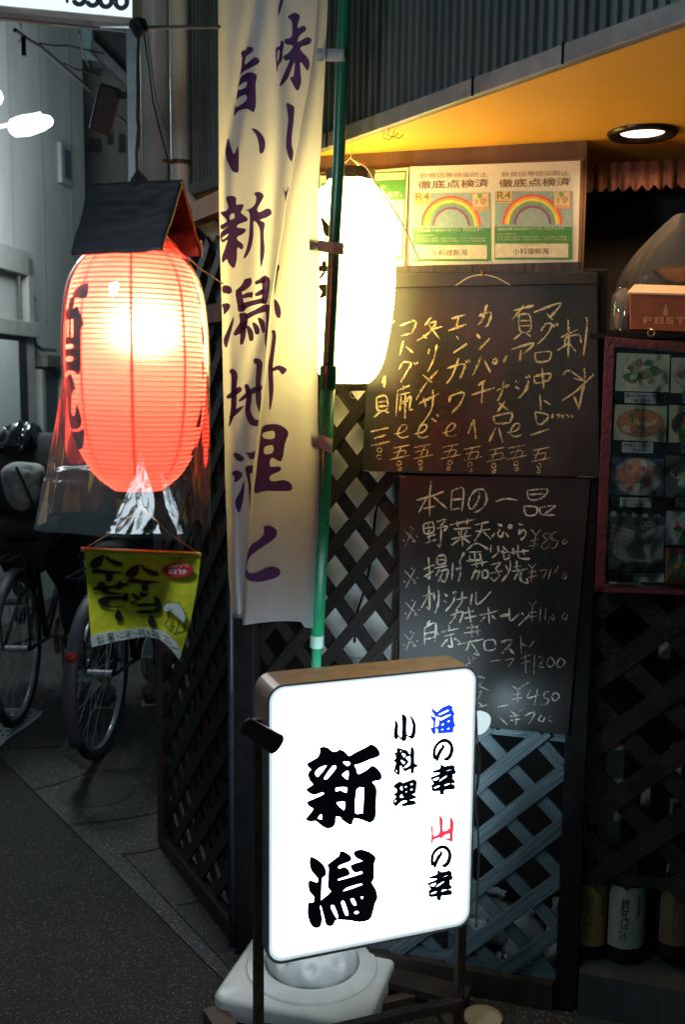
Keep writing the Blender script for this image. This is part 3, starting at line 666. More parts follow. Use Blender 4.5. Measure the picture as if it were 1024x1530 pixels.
# black taped gable roof above it
rf = thing('lantern_roof', 'little gable roof wrapped in shiny black tape above the red lantern', 'roof cover', atL(202, 375, 1.95))
rL, rR_ = atL(133, 275, 2.0), atL(273, 268, 1.90); fL, fR_ = atL(105, 379, 1.86), atL(241, 373, 1.77); kR = atL(302, 382, 1.99); kL = kR + (rL - rR_)
def sheetgrid(a, b, c, d, nx, ny, amp, seed):
    vs_ = []
    nrm = (b - a).cross(d - a).normalized()
    for j in range(ny + 1):
        for i in range(nx + 1):
            u, v = i / nx, j / ny; p = a * (1 - u) * (1 - v) + b * u * (1 - v) + c * u * v + d * (1 - u) * v
            band = .0012 * ((j * 3 // ny) % 2)
            e = 1 if 0 < i < nx else .6
            vs_.append(p + nrm * (noise.noise(V((u * 5 + seed, v * 16, seed))) * amp * e + band) + V((0, 0, noise.noise(V((u * 6, v * 3, seed + 4))) * amp * 1.2)))
    return vs_, [(j * (nx + 1) + i, j * (nx + 1) + i + 1, (j + 1) * (nx + 1) + i + 1, (j + 1) * (nx + 1) + i) for j in range(ny) for i in range(nx)]
for nm, q in (('front_panel', (rL, rR_, fR_, fL)), ('rear_panel', (rL, rR_, kR, kL))):
    mb = MB(); mb.add(*sheetgrid(*q, 30, 24, .0018, 3 if nm[0] == 'f' else 9)); mb.build(nm, tape, rf, smooth=True, solid=.003)
mb = MB(); pk = atL(205, 257, 1.97); bs = [atL(192, 273, 1.95), atL(200, 277, 1.94), atL(212, 278, 1.94), atL(222, 270, 1.93), atL(214, 266, 1.97), atL(198, 268, 1.98)]
mb.add([pk + V((0, 0, .006))] + bs, [(0, i, i % 6 + 1) for i in range(1, 7)]); mb.build('tape_peak', tape, rf)
mb = MB(); mb.tube([rR_ + (fR_ - rR_) * .05, rR_ + (kR - rR_) * .9], .0012, 5); mb.build('edge_wire', mat('yellow_tape', (.45, .35, .08), .5), rf)
# pale strings tied from the roof to the banner side
for k, pth in enumerate((((247, 352), (270, 375), (300, 402), (333, 424)), ((246, 355), (250, 366), (252, 378)), ((300, 360), (303, 372), (302, 386)))):
    mb = MB(); mb.tube([atL(x, y, 1.84 + .21 * i) for i, (x, y) in enumerate(pth)], .0016 if k == 0 else .0010, 6)
    mb.build('string', mat('twine', (.6, .48, .32), .7), label=['pale string stretched from the black roof to the white banner', 'short loose string end at the gable of the black roof', 'small grey hook of string right of the gable'][k], cat='string', loc=atL(*pth[0], 1.84))

# yellow hanging pennant
YP = 1.88
K3 = 5.389
def pen(px, py, d):
    u = (px - 125) / 175; v = (py - 820) / 150
    wav = .012 * sin(u * 5.2 + 1.0) * max(0, v) + .03 * max(0, u - .72) * max(0, v) * 2
    return atL(px, py, YP + wav - .00012 * d - (.003 if d else 0))
penn = thing('pennant', 'yellow cloth pennant with black brush katakana hanging below the red lantern', 'pennant', atL(212, 825, YP))
mb = MB(); X3 = lambda s_: tr(P2(s_), 120, 800, K3)
yel = (.88, .80, .03)
top = lambda u: (125.5 + u * 174.5, 821.5 + u * 7.0)
botpts = catmull(X3('90,900 300,850 460,822 540,815 640,838 720,905 795,1000'), 6); rgt = catmull(X3('970,160 945,380 905,600 870,760 795,1000'), 6)
nx, ny = 30, 22; vs_ = []; 
def lerp_path(pts, t):
    f = t * (len(pts) - 1); i = min(int(f), len(pts) - 2); f -= i
    return tuple(pts[i][c] + (pts[i + 1][c] - pts[i][c]) * f for c in (0, 1))
lft = X3('30,125 60,500 90,900')
for j in range(ny + 1):
    for i in range(nx + 1):
        u, v = i / nx, j / ny
        T = top(u); B = lerp_path(botpts, u); Lq = lerp_path(lft, v); Rq = lerp_path(rgt, v); c00, c10 = top(0), top(1); c01, c11 = botpts[0], botpts[-1]
        x, y = [(1 - v) * T[c] + v * B[c] + (1 - u) * Lq[c] + u * Rq[c] - ((1 - u) * (1 - v) * c00[c] + u * (1 - v) * c10[c] + (1 - u) * v * c01[c] + u * v * c11[c]) for c in (0, 1)]
        vs_.append((x, y))
mb.add([pen(x, y, 0) for x, y in vs_], [(j * (nx + 1) + i, j * (nx + 1) + i + 1, (j + 1) * (nx + 1) + i + 1, (j + 1) * (nx + 1) + i) for j in range(ny) for i in range(nx)], yel)
pm_ = printmat('pennant_print', .7, 0, .0)
mb.build('cloth', pm_, penn, colors=True, smooth=True)
mb = MB(); BK = (.015, .014, .01)
mb.poly([X3('81,805 180,783 300,765 420,750 520,744 600,750 660,768 720,805 780,870 815,960 795,1000 720,905 640,838 540,815 460,822 300,850 90,900')], pen, (.75, .74, .68), maxlen=8, smooth=1)
def pk(l):
    mb.poly([l], pen, BK, maxlen=8); q_ = catmull(l, 2, True); mb.stroke(q_ + q_[:1], pen, 1.0, BK, smooth=1)
ha = ['185,157 170,225 140,255 100,262 78,245 85,210 125,180', '200,158 240,190 320,215 338,235 325,248 290,245 235,215 205,180', '92,280 130,270 220,285 350,300 260,308 255,350 250,365 225,372 205,360 200,310 120,305 95,300']
for s_ in ha:
    pk(X3(s_)); pk(tr(P2(s_), 120, 800, K3, 290, 77))
for s_ in ('98,425 140,405 140,385 165,375 195,380 205,410 285,400 320,360 330,385 375,385 382,400 330,415 325,430 300,438 285,425 225,430 235,455 340,468 280,475 200,470 170,450 155,435 110,442',
           '140,530 160,505 250,490 335,490 350,470 380,470 378,520 355,530 330,515 240,520 215,545 240,570 355,577 250,580 180,565 150,548', '300,595 325,630 340,665 325,688 298,688 280,660 285,625',
           '412,465 450,480 480,510 465,518 430,505', '475,460 500,458 505,475 490,495', '545,462 530,485 490,502 510,475',
           '590,495 630,510 648,560 640,605 610,625 540,628 460,625 455,610 500,602 590,600 610,580 600,565 500,572 455,570 460,555 530,548 600,548', '572,640 598,675 603,720 585,738 560,730 545,690 550,660'):
    pk(X3(s_))
circ = lambda cx, cy, rx, ry, n=20: [(cx + rx * cos(2 * pi * k / n), cy + ry * sin(2 * pi * k / n)) for k in range(n)]
mb.poly([tr(circ(427, 540, 28, 17), 120, 800, K3), tr(circ(430, 541, 14, 8), 120, 800, K3)], pen, BK, smooth=1)
mb.poly([tr(circ(785, 277, 127, 60, 28), 120, 800, K3)], pen, (.7, .02, .03), smooth=1, maxlen=8)
q = lambda x, y: (120 + x / K3, 800 + y / K3)
text(mb, 'プリン体', *q(690, 262), *q(880, 258), 24 / K3 * 1.2, pen, (.8, .75, .7), .02, mirror=True)
text(mb, 'ゼロ', *q(712, 310), *q(862, 312), 40 / K3, pen, (.8, .75, .7), .03, mirror=True)
text(mb, '博水社', *q(700, 196), *q(825, 196), 22 / K3, pen, BK, .01, mirror=True)
text(mb, '謹製', *q(830, 194), *q(880, 196), 24 / K3, pen, (.6, .05, .02), .03, mirror=True)
mb.stroke(tr([(730, 203), (845, 204)], 120, 800, K3), pen, .5, BK)
for ch, x, y, hh in (('汁', 155, 868, 62), ('果', 240, 852, 62), ('ン', 312, 832, 42), ('モ', 378, 818, 42), ('レ', 450, 806, 42), ('り', 525, 798, 48), ('搾', 603, 818, 60), ('番', 685, 858, 62), ('一', 755, 900, 8)):
    text(mb, ch, *q(x - 32, y), *q(x + 32, y - (8 if x < 500 else -22)), hh / K3, pen, BK, .012, mirror=True)
mb.poly([X3('668,570 690,545 715,550 740,540 770,548 800,550 822,590 842,640 848,690 830,702 800,680 760,640 720,605 680,608')], pen, (.8, .8, .76), maxlen=8)
for s_, w_ in (('668,575 690,545 740,542 795,548 825,595 850,660 835,705', 1.0), ('700,585 730,600 760,598', .8), ('705,612 712,650 695,700 678,722', 1.8), ('680,728 720,762 768,802', 1.4), ('795,690 785,740 765,800', 1.6), ('828,700 842,740 830,775 785,785', 1.8), ('775,640 790,670 820,690', .9), ('730,625 745,640', .8), ('830,590 840,600', 1), ('845,625 860,632', 1), ('848,670 858,690', 1), ('675,540 690,532', .8), ('710,528 735,522', .8), ('785,528 815,545', .8), ('705,725 760,770', .8), ('730,710 750,745 760,735 745,725', 1.2), ('720,740 735,725 742,742', 1)):
    mb.stroke(tr(P2(s_), 120, 800, K3), pen, w_, BK)
mb.poly([tr(circ(743, 690, 20, 17), 120, 800, K3), tr(circ(743, 690, 14, 11), 120, 800, K3)], pen, BK, smooth=1)
mb.poly([tr(circ(516, 725, 9, 8, 10), 120, 800, K3), tr(circ(516, 725, 6, 5, 10), 120, 800, K3)], pen, BK, smooth=1)
mb.build('print', pm_, penn, colors=True)
mb = MB(); mb.tube([atL(122, 820.5, YP), atL(300, 828, YP)], .0032, 10); mb.build('rod', mat('rod_yellow', (.8, .55, .08), .4), penn, smooth=True)
mb = MB(); mb.tube([atL(121, 820.4, YP), atL(125, 820.6, YP)], .0042, 10); mb.build('rod_cap', mat('white_plastic', (.75, .75, .74), .35), penn)
for a, b in (((127, 819), (206, 770)), ((294, 825), (210, 765))):
    mb = MB(); mb.tube([atL(*a, YP), (atL(*a, YP) + atL(*b, YL)) / 2 + V((0, 0, -.001)), V((LC.x + .004, LC.y, zpx(757)))], .0006, 5); mb.build('cord', mat('twine'), penn)
mb = MB(); mb.tube([V((LC.x, LC.y, zb - .008)), V((LC.x + .004, LC.y, zpx(757)))], .0012, 5); mb.build('hanging_loop', mat('twine'), penn)

# ================================================================== WHITE LANTERN
YW = 2.29
WC = atY(522, 420, YW); kw = (atY(622, 420, YW) - atY(522, 420, YW)).length / 100
pw = [(270, 34), (277, 36), (285, 48), (297, 57), (315, 64), (345, 68), (400, 69.5), (450, 68), (500, 62), (535, 55), (555, 47), (567, 38), (573, 30)]
prw = catmull([(r * kw, atY(522, y, YW).z) for y, r in pw], 8)
def rad_w(z, off=0):
    for (r0, z0), (r1, z1) in zip(prw, prw[1:]):
        if z1 <= z <= z0: return r0 + (r1 - r0) * (z - z0) / (z1 - z0 - 1e-9) + off
    return (prw[0][0] if z > prw[0][1] else prw[-1][0]) + off
wl = thing('paper_lantern', 'blazing white paper lantern hanging under the yellow ceiling behind the green pole', 'lantern', V((WC.x, WC.y, prw[0][1])))
rows = []; NW = 44; wt_, wb_ = prw[0][1], prw[-1][1]
for i in range(NW):
    for j in range(4):
        t = (i + j / 4) / NW; z = wt_ + (wb_ - wt_) * t; rows.append((rad_w(z) - .0012 + .0014 * sin(pi * j / 4), z))
rows.append((rad_w(wb_), wb_))
mb = MB(); mb.lathe(rows, (WC.x, WC.y, 0), 64)
m, nt, o = shader('glowing_paper')      # the paper itself emits evenly, standing in for a bulb within
e = nd(nt, 'ShaderNodeEmission'); e.inputs[0].default_value = (1, .73, .22, 1); e.inputs[1].default_value = 17.0
df = nd(nt, 'ShaderNodeBsdfDiffuse'); ads = nd(nt, 'ShaderNodeAddShader'); nt.links.new(e.outputs[0], ads.inputs[0]); nt.links.new(df.outputs[0], ads.inputs[1]); nt.links.new(ads.outputs[0], o.inputs[0])
mb.build('paper_shade', m, wl, smooth=True)
mb = MB(); hp = []
for i in range(NW * 36 + 1):
    t = i / (NW * 36); z = wt_ + (wb_ - wt_) * t; a = 2 * pi * i / 36; rr_ = rad_w(z) - .0009; hp.append((WC.x + cos(a) * rr_, WC.y + sin(a) * rr_, z))
mb.tube(hp, .0010, 4, caps=False); mb.build('wire_rib', mat('bamboo_rib', (.55, .42, .15), .6), wl)
fnw = lant_fn(WC, rad_w, .0015)
mb = MB(); Gw = lambda s_: tr(P2(s_), 470, 230, 6.024)
for s_ in ('55,560 140,655 150,740 105,742 80,700 70,640', '38,1005 65,1005 70,970 90,960 110,975 112,1008 150,1010 150,1055 100,1060 90,1090 40,1135 40,1110 75,1060 38,1055'): mb.poly([Gw(s_)], fnw, maxlen=6)
mb.poly([tr(P2('796,795 870,790 872,850 855,880 796,903 800,890 820,850 800,820'), 320, 270, 5.1)], fnw, maxlen=6)
mb.poly([tr(P2('795,545 805,560 800,600 793,600'), 320, 270, 5.1)], fnw, maxlen=6)
mb.build('brush_lettering', mat('brown_ink', (.05, .02, .005), .6), wl)
mb = MB(); mb.lathe([(.053, wt_ - .002), (.055, wt_ + .022), (.049, wt_ + .022), (.047, wt_ + .0)], (WC.x, WC.y, 0), 8); mb.build('top_ring', mat('ring_black', (.02, .016, .01), .35, spec=.5), wl)
mb = MB(); mb.lathe([(.044, wb_ + .004), (.044, wb_ - .016), (.038, wb_ - .016)], (WC.x, WC.y, 0), 32); mb.build('bottom_ring', MATS['ring_black'], wl)
mb = MB(); c = V((WC.x + .012, WC.y - .04, wb_ - .024)); mb.tube([c + V((cos(a) * .008, 0, sin(a) * .008)) for a in [2 * pi * k / 14 for k in range(15)]], .0008, 5); mb.build('ring', mat('steel', (.5, .5, .5), .3, 1), wl)
hk = atZ(527, 222, ZS - .002)
mb = MB(); tp = V((WC.x, WC.y, wt_ + .02)); 
mb.tube([atY(498, 268, YW - .03), atY(505, 252, YW - .02), atY(524, 236, YW), atY(532, 243, YW), atY(541, 253, YW + .02)], .0011, 6)
mb.tube([atY(524, 236, YW), atY(527, 222, YW), atY(529, 214, YW)], .001, 6); mb.tube([atY(541, 253, YW), atY(548, 262, YW + .01), atY(549, 276, YW + .02)], .0008, 6); mb.build('hanger_wire', mat('twine'), wl)
mb = MB(); mb.tube([atY(536, 244, YW - .02), atY(535, 268, YW - .02)], .0032, 6); mb.build('cord', mat('pinkish', (.7, .55, .45), .6), wl)
mb = MB(); mb.tube([atY(533, 243, YW - .02), atY(541, 244, YW - .02), atY(546, 246, YW - .02)], .0022, 6); mb.build('red_tie', mat('red_plastic', (.7, .04, .03), .4), wl)
pth = catmull([(530, 240), (548, 250), (560, 270), (580, 300), (600, 332), (614, 360), (622, 378), (628, 390)], 4)
mb = MB(); mb.tube([atY(x, y, YW - .08 - .02 * i / len(pth)) for i, (x, y) in enumerate(pth)], [.0018] * (len(pth) - 4) + [.0018, .0014, .001, .0006], 6)
mb.build('strap', mat('twine'), label='long loose strip of wire hanging from the white lantern hook past the posters', cat='wire', loc=hk)
# little hooks in ceiling
for k, (x, y) in enumerate(((575, 197), (582, 193), (590, 195))):
    mb = MB(); p = atZ(x, y, ZS); mb.tube([p, p + V((-.004, 0, -.012)), p + V((.01, 0, -.016)), p + V((.018, 0, -.008))], .0012, 5)
    mb.build('ceiling_hook', mat('rusty'), label=['left one of three small wire hooks in the yellow ceiling by the trim edge', 'middle one of three small wire hooks in the yellow ceiling', 'right one of three small wire hooks in the yellow ceiling'][k], cat='hook', group='wire hooks in the ceiling', loc=p)
# recessed ceiling light
pc = atZ(961, 197, ZS); rx = .5 * (atZ(1013, 197, ZS) - atZ(909, 197, ZS)).length
dl = thing('ceiling_light', 'round recessed ceiling downlight with black rim in the yellow ceiling', 'ceiling light', pc)
mb = MB(); mb.lathe([(rx * .70, -.001), (rx * .74, -.008), (rx * .93, -.010), (rx, -.004), (rx, 0)], pc, 48); mb.build('rim', mat('rim_black', (.012, .01, .01), .3), dl, smooth=True)
mb = MB(); mb.lathe([(rx * .70, -.002), (rx * .66, -.0045), (rx * .62, -.002)], pc, 48); mb.build('inner_ring', mat('steel'), dl, smooth=True)
mb = MB(); mb.lathe([(.0005, -.002), (rx * .62, -.002)], pc, 40); mb.build('diffuser', emis('downlight', (1, .80, .66), 2.6), dl)
dL = bpy.data.lights.new('ceiling_light_lamp', 'SPOT'); dL.energy = 7; dL.color = (1, .62, .32); dL.spot_size = R(150); dL.spot_blend = .6; dL.shadow_soft_size = .04
do = bpy.data.objects.new('ceiling_light_lamp', dL); COL.objects.link(do); do.parent = dl; do.location = (0, 0, -.02)

# ================================================================== NOBORI BANNER + GREEN POLE
edge = [(0, 474), (60, 470), (120, 462), (200, 447), (250, 437), (320, 424), (400, 412), (450, 404), (540, 397), (600, 390), (660, 383), (720, 376), (800, 371), (870, 367), (935, 362)]
left = [(-60, 326), (0, 326), (300, 327), (500, 332), (700, 336), (850, 341), (900, 345), (940, 347)]
right = [(-60, 492), (0, 490), (100, 486), (200, 481), (280, 476), (500, 475), (620, 475), (700, 478), (800, 475), (860, 471), (940, 468)]
def interp(tab, y):
    if y <= tab[0][0]: return tab[0][1] + (y - tab[0][0]) * (tab[1][1] - tab[0][1]) / (tab[1][0] - tab[0][0])
    for (a, va), (b, vb) in zip(tab, tab[1:]):
        if y <= b:
            t = (y - a) / (b - a); t = t * t * (3 - 2 * t) * .4 + t * .6; return va + (vb - va) * t
    return tab[-1][1]
def ypole(y): return 2.325 - .26 * (1400 - y) / 1400      # pole depth at image height y
def bdepth(px, py, layer):
    base = ypole(py) - .01
    e = interp(edge, py); l = interp(left, py); r = interp(right, py)
    if layer == 0:       # rear sheet, left
        u = (px - l) / max(30, e - l)
        d = base + .012 + .016 * u
        ridge = interp([(0, 384), (100, 365), (200, 347), (250, 332), (1000, 300)], py)
        d -= .013 * math.exp(-((px - ridge) / 9) ** 2) * (1 if py < 320 else max(0, 1 - (py - 320) / 60))
        v2 = interp([(0, 412), (200, 416), (400, 402), (700, 352), (935, 352)], py)
        d -= .012 * math.exp(-((px - v2) / 11) ** 2)
        d += .02 * math.exp(-((px - l) / 6) ** 2)
        if py > 500: d -= .008 * math.exp(-((px - (l + 12)) / 6) ** 2) * min(1, (py - 500) / 200)
        d += .0030 * noise.noise(V((px * .035, py * .006, 1)))
        return d
    u = (px - e) / max(10, r - e)
    d = base - .012 + .012 * (1 - u) ** 2 + .010 * sin(u * 3.0)
    d += .0028 * noise.noise(V((px * .03, py * .007, 5)))
    return d
def bfn(layer): return lambda px, py, d: atY(px, py, bdepth(px, py, layer) - .0022 - d * .00002)
ban = thing('nobori_banner', 'tall white cloth banner with purple brush characters fixed beside the green pole', 'banner', atY(400, 930, ypole(930)))
cloth = paper('banner_cloth', (.50, .52, .57), .34, .62, .0, contrast=.97)
rowsY = [-60 + i * 8 for i in range(int(995 / 8) + 1)]; vs_ = []; NB = 26; NF = 18
for ri, y in enumerate(rowsY):
    l, e, r = interp(left, y), interp(edge, y), interp(right, y); e2 = min(e + 22, r - 2)
    def yb(px, y_, lay):
        if ri < len(rowsY) - 1: return y_
        if lay == 0: return 913 + (px - 345) * .5 if px < 362 else 921
        return 934 - 6 * sin((px - 365) / 100 * pi * .8) + (8 if px > 455 else 0)
    for i in range(NB): 
        px = l + (e2 - l) * i / (NB - 1); yy = yb(px, y, 0); vs_.append(atY(px, yy, bdepth(px, min(yy, 935), 0)))
    for i in range(4):
        t = (i + 1) / 5; px = e2 + (e - e2) * t - sin(t * pi) * 0; yy = yb(px, y, 1); d0_ = bdepth(e2, y, 0); d1_ = bdepth(e, y, 1); vs_.append(atY(px, yy, d0_ + (d1_ - d0_) * t))
    for i in range(NF):
        px = e + (r - e) * i / (NF - 1); yy = yb(px, y, 1); vs_.append(atY(px, yy, bdepth(px, min(yy, 935), 1)))
n = NB + 4 + NF; mb = MB(); mb.add(vs_, [(j * n + i, j * n + i + 1, (j + 1) * n + i + 1, (j + 1) * n + i) for j in range(len(rowsY) - 1) for i in range(n - 1)])
mb.build('cloth', cloth, ban, smooth=True)
inkp = paper('banner_ink', (.11, .055, .19), .4, .55, .0, contrast=.95)
A_ = lambda s_: tr(P2(s_), 320, 0, 5.1)
B_ = lambda s_: tr(P2(s_), 320, 270, 5.1)
C_ = lambda s_: tr(P2(s_), 320, 540, 3.825)
b0, b1 = bfn(0), bfn(1); mb = MB()
for loops in ([A_('205,400 235,378 240,392 248,360 275,355 298,370 290,395 245,432 236,492 300,440 330,440 347,465 330,490 270,520 215,555 196,585 208,500 212,440')],
              [A_('200,590 250,555 290,552 325,578 315,650 320,780 305,850 285,850 250,830 185,845 148,890 165,780 180,680'), A_('192,655 245,620 242,662 186,685'), A_('175,755 240,722 243,768 166,815')],
              [A_('105,1050 125,1110 145,1170 160,1160 182,1115 188,1180 188,1290 178,1315 140,1305 105,1240 85,1170 90,1120')], [A_('285,980 330,990 375,1040 390,1090 385,1140 365,1170 345,1160 340,1100 320,1030')],
              [A_('470,370 500,350 510,310 532,325 522,400 518,460 490,500 482,555 472,480'), A_('482,400 498,380 495,430 482,470')],
              [A_('560,130 590,105 620,98 655,120 640,180 640,215 670,198 695,200 700,230 650,275 640,320 700,285 735,290 742,315 720,340 670,355 660,380 725,460 712,540 660,470 660,560 665,620 640,692 610,660 578,590 605,580 612,470 560,600 498,660 520,590 575,460 545,465 527,430 570,400 600,350 545,335 537,300 590,280 595,200 590,160')],
              [A_('550,787 590,800 612,822 605,930 592,1050 595,1120 605,1160 592,1230 565,1190 548,1110 555,1000 565,900')], [A_('490,120 490,60 510,-10 528,-10 515,50')], [B_('525,52 545,85 567,45 560,130 545,162 540,120')],
              [B_('90,130 130,113 168,130 168,180 200,178 225,185 215,220 205,245 255,285 245,310 190,330 175,355 235,365 240,385 215,410 180,425 178,450 215,480 222,510 205,525 178,510 172,600 150,667 110,630 95,600 65,625 60,580 95,480 100,450 60,470 48,400 110,345 60,372 48,340 85,320 95,300 48,245 90,228 108,200'), B_('122,262 148,248 155,280 130,298 118,288'), B_('62,432 112,402 95,430 66,448')],
              [B_('305,95 345,85 378,110 370,140 330,210 345,240 400,212 430,220 437,255 390,285 350,300 388,325 378,400 385,540 360,655 350,600 350,400 330,330 300,310 300,400 285,500 250,575 222,590 245,520 265,420 270,250 235,225 270,215 310,180 320,130')],
              [B_('60,810 90,795 125,810 137,840 120,862 90,860 65,850')], [B_('60,945 95,932 123,950 110,985 75,1020 70,980')], [B_('148,1035 145,1090 110,1220 92,1275 70,1215 105,1130 135,1060')],
              [C_('108,530 130,522 165,545 172,560 150,573 125,560')], [C_('100,640 125,622 160,640 150,670 118,692 115,660')], [C_('172,680 170,760 145,865 118,805 150,740')],
              [C_('180,520 215,520 252,503 247,545 205,560 195,540')], [C_('178,605 238,600 236,650 205,640 215,740 212,845 205,850 195,700')]):
    mb.poly(loops, b0, maxlen=5)
for s_ in ('250,745,22 255,775,24 222,815,18 165,850,9', '185,845,20 200,930,20 212,1000,22', '220,885,12 262,870,14 295,872,18', '312,782,10 355,765,14 392,755,24 392,850,20 380,940,16', '312,872,8 345,858,14 378,838,14', '205,975,22 250,945,16 320,925,14 385,910,16',
           '215,1005,22 225,1080,22 190,1140,20 150,1175,8', '232,1045,16 320,1000,14 415,975,24 422,1100,20 405,1200,16 405,1275,6', '225,1070,16 220,1170,16 207,1250,9', '248,1105,6 275,1150,16 285,1222,12', '295,1080,6 320,1120,16 330,1172,12', '335,1045,6 365,1085,16 378,1160,8'):
    mb.stroke([(x, y, w * 1.35) for x, y, w in tr(P2(s_), 320, 270, 5.1)], b0)
for s_ in ('90,50,10 115,75,14 112,160,12 110,270,12 85,372,3', '72,208,8 110,185,12 155,152,12', '88,325,6 130,285,10 168,255,3', '142,228,6 210,175,12 275,145,12', '182,130,10 200,200,12 192,280,12 220,345,16 268,352,12', '225,0,12 258,10,14 252,120,12 255,230,12 262,290,4'):
    mb.stroke([(x, y, w * 1.3) for x, y, w in tr(P2(s_), 320, 540, 3.825)], b0)
mb.build('lettering_rear', inkp, ban)
mb = MB()
for loops in ([C_('275,375 325,358 380,365 425,405 405,470 385,570 330,550 320,600 375,600 378,625 320,655 330,685 400,678 440,700 435,740 300,740 230,750 240,650 250,550 264,440'), C_('280,410 340,398 342,440 285,440'), C_('288,490 335,480 335,520 290,530')],
              [C_('285,945 320,940 355,960 358,990 330,1025 215,1105 188,1160 185,1190 205,1210 250,1205 300,1180 350,1175 378,1195 370,1225 330,1245 260,1260 205,1255 180,1235 178,1200 192,1090 218,1045 250,1025 285,985')],
              [B_('485,640 500,660 488,700 472,800 458,870 468,740')], [B_('456,905 490,930 510,990 505,1040 485,1045 465,1010')]):
    mb.poly(loops, b1, maxlen=5)
for s_ in ('445,1140,10 458,1180,12 445,1300,12 430,1420,14 435,1600,14 425,1745,5', '425,1455,8 490,1425,14 542,1462,24'):
    mb.stroke([(x, y, w * 1.3) for x, y, w in tr(P2(s_), 320, 270, 5.1)], b1)
mb.build('lettering_front', inkp, ban)
# pole
gpm = mat('green_pole', (.01, .20, .085), .3, 0, .25, 30, .1, spec=.5)
pole = thing('banner_pole', 'telescopic green banner pole leaning beside the white cloth banner', 'pole', atY(458, 1445, 2.325))
def pp(y): 
    x = interp([(-60, 518), (0, 515), (200, 508), (400, 498), (550, 491), (700, 485), (850, 479), (950, 474), (1000, 472), (1440, 456)], y); return atY(x, y, ypole(y) - .005)
mb = MB(); mb.tube([pp(y) for y in range(-60, 556, 40)] + [pp(556)], .0125, 16); mb.build('upper_tube', mat('green_dark', (.006, .11, .055), .32, 0, .2, 30), pole, smooth=True)
mb = MB(); mb.tube([pp(575), pp(750), pp(952)], .0155, 16); mb.build('lower_tube', gpm, pole, smooth=True)
mb = MB(); mb.tube([pp(546), pp(551), pp(566), pp(568), pp(580)], [.017, .018, .018, .0175, .018], 16); mb.build('collar', mat('green_dark'), pole, smooth=True, auto=40)
mb = MB(); mb.tube([pp(948), pp(966)], .016, 16); mb.build('joint_band', mat('clear_band', (.30, .5, .42), .3), pole)
mb = MB(); mb.tube([pp(966), pp(1200), pp(1440)], .0115, 16); mb.build('foot_tube', mat('green_light', (.03, .42, .22), .3), pole, smooth=True)
# tab loops that hold the banner to the pole
tabm = mat('tab_grey', (.30, .32, .30), .6, 0, .2, 40)
for q_ in (((474, 72), (516, 73), (517, 92), (474, 91)), ((463, 357), (514, 363), (511, 381), (462, 374)), ((466, 645), (497, 656), (495, 678), (467, 664))):
    yc = sum(p[1] for p in q_) / 4; mb = MB(); xp = interp([(0, 515), (400, 498), (700, 485)], yc)
    vs_ = []; 
    for i in range(13):
        u = i / 12; x = q_[0][0] + (q_[1][0] - q_[0][0]) * u; yt = q_[0][1] + (q_[1][1] - q_[0][1]) * u; ybm = q_[3][1] + (q_[2][1] - q_[3][1]) * u
        dd = ypole(yc) - .014 - .012 * math.exp(-((x - xp) / 9) ** 2) + .0
        vs_ += [atY(x, yt, dd), atY(x, ybm, dd)]
    mb.add(vs_, [(2 * i, 2 * i + 1, 2 * i + 3, 2 * i + 2) for i in range(12)]); mb.build('tab_loop', tabm, ban, smooth=True, solid=.0012)

# ================================================================== CHALKBOARDS
def boardmat(name, rough, smear):
    m = mat(name, (.010, .011, .011), rough, 0, 0, 5, 0); nt = m.node_tree; b = nt.nodes['Principled BSDF']; L = nt.links.new
    tc = nd(nt, 'ShaderNodeTexCoord'); mp = nd(nt, 'ShaderNodeMapping'); mp.inputs['Scale'].default_value = (1, 1, .35); L(tc.outputs['Object'], mp.inputs[0])
    nz = nd(nt, 'ShaderNodeTexNoise'); nz.inputs['Scale'].default_value = 9; nz.inputs['Detail'].default_value = 10; nz.inputs['Roughness'].default_value = .7; L(mp.outputs[0], nz.inputs['Vector'])
    cr = nd(nt, 'ShaderNodeValToRGB'); cr.color_ramp.elements[0].position = .42; cr.color_ramp.elements[0].color = (.008, .009, .009, 1); cr.color_ramp.elements[1].position = .8; cr.color_ramp.elements[1].color = (smear, smear, smear * .97, 1)
    L(nz.outputs[0], cr.inputs[0]); L(cr.outputs[0], b.inputs['Base Color'])
    mr = nd(nt, 'ShaderNodeMapRange'); mr.inputs['To Min'].default_value = rough - .08; mr.inputs['To Max'].default_value = rough + .1; L(nz.outputs[0], mr.inputs[0]); L(mr.outputs[0], b.inputs['Roughness'])
    return m
cb1 = thing('chalkboard', 'upper black chalkboard listing raw fish dishes in vertical columns of yellow chalk', 'chalkboard', FR.hit(720, 712, .03))
O1 = .030
def quad_board(q, off, th, m, nm, par):
    mb = MB(); mb.prism([FR.hit(x, y, off) for x, y in q], FR.n * -th); return mb.build(nm, m, par, bevel=.0015)
quad_board(((556, 409), (893, 408), (897, 714), (541, 704)), O1, .012, boardmat('board_black', .40, .035), 'panel', cb1)
quad_board(((552, 407), (893, 406), (893, 424), (553, 430)), O1 + .009, .008, mat('board_rail', (.02, .018, .014), .4, 0, .4, 20), 'top_rail', cb1)
fn1 = lambda x, y, d: FR.hit(x, y, O1 + .0008 + d * .000005)
mb = MB(); mb.stroke(tr(P2('400,78 455,42 515,30 575,42 635,75'), 540, 400, 2.844), lambda x, y, d: FR.hit(x, y, O1 + .0105), 1.4); mb.build('hanging_cord', mat('twine'), cb1)
mb = MB(); mb.tube([FR.hit(721, 405, O1 + .012), FR.hit(721, 413, O1 + .012)], .0018, 6); mb.build('nail', mat('rusty'), cb1)
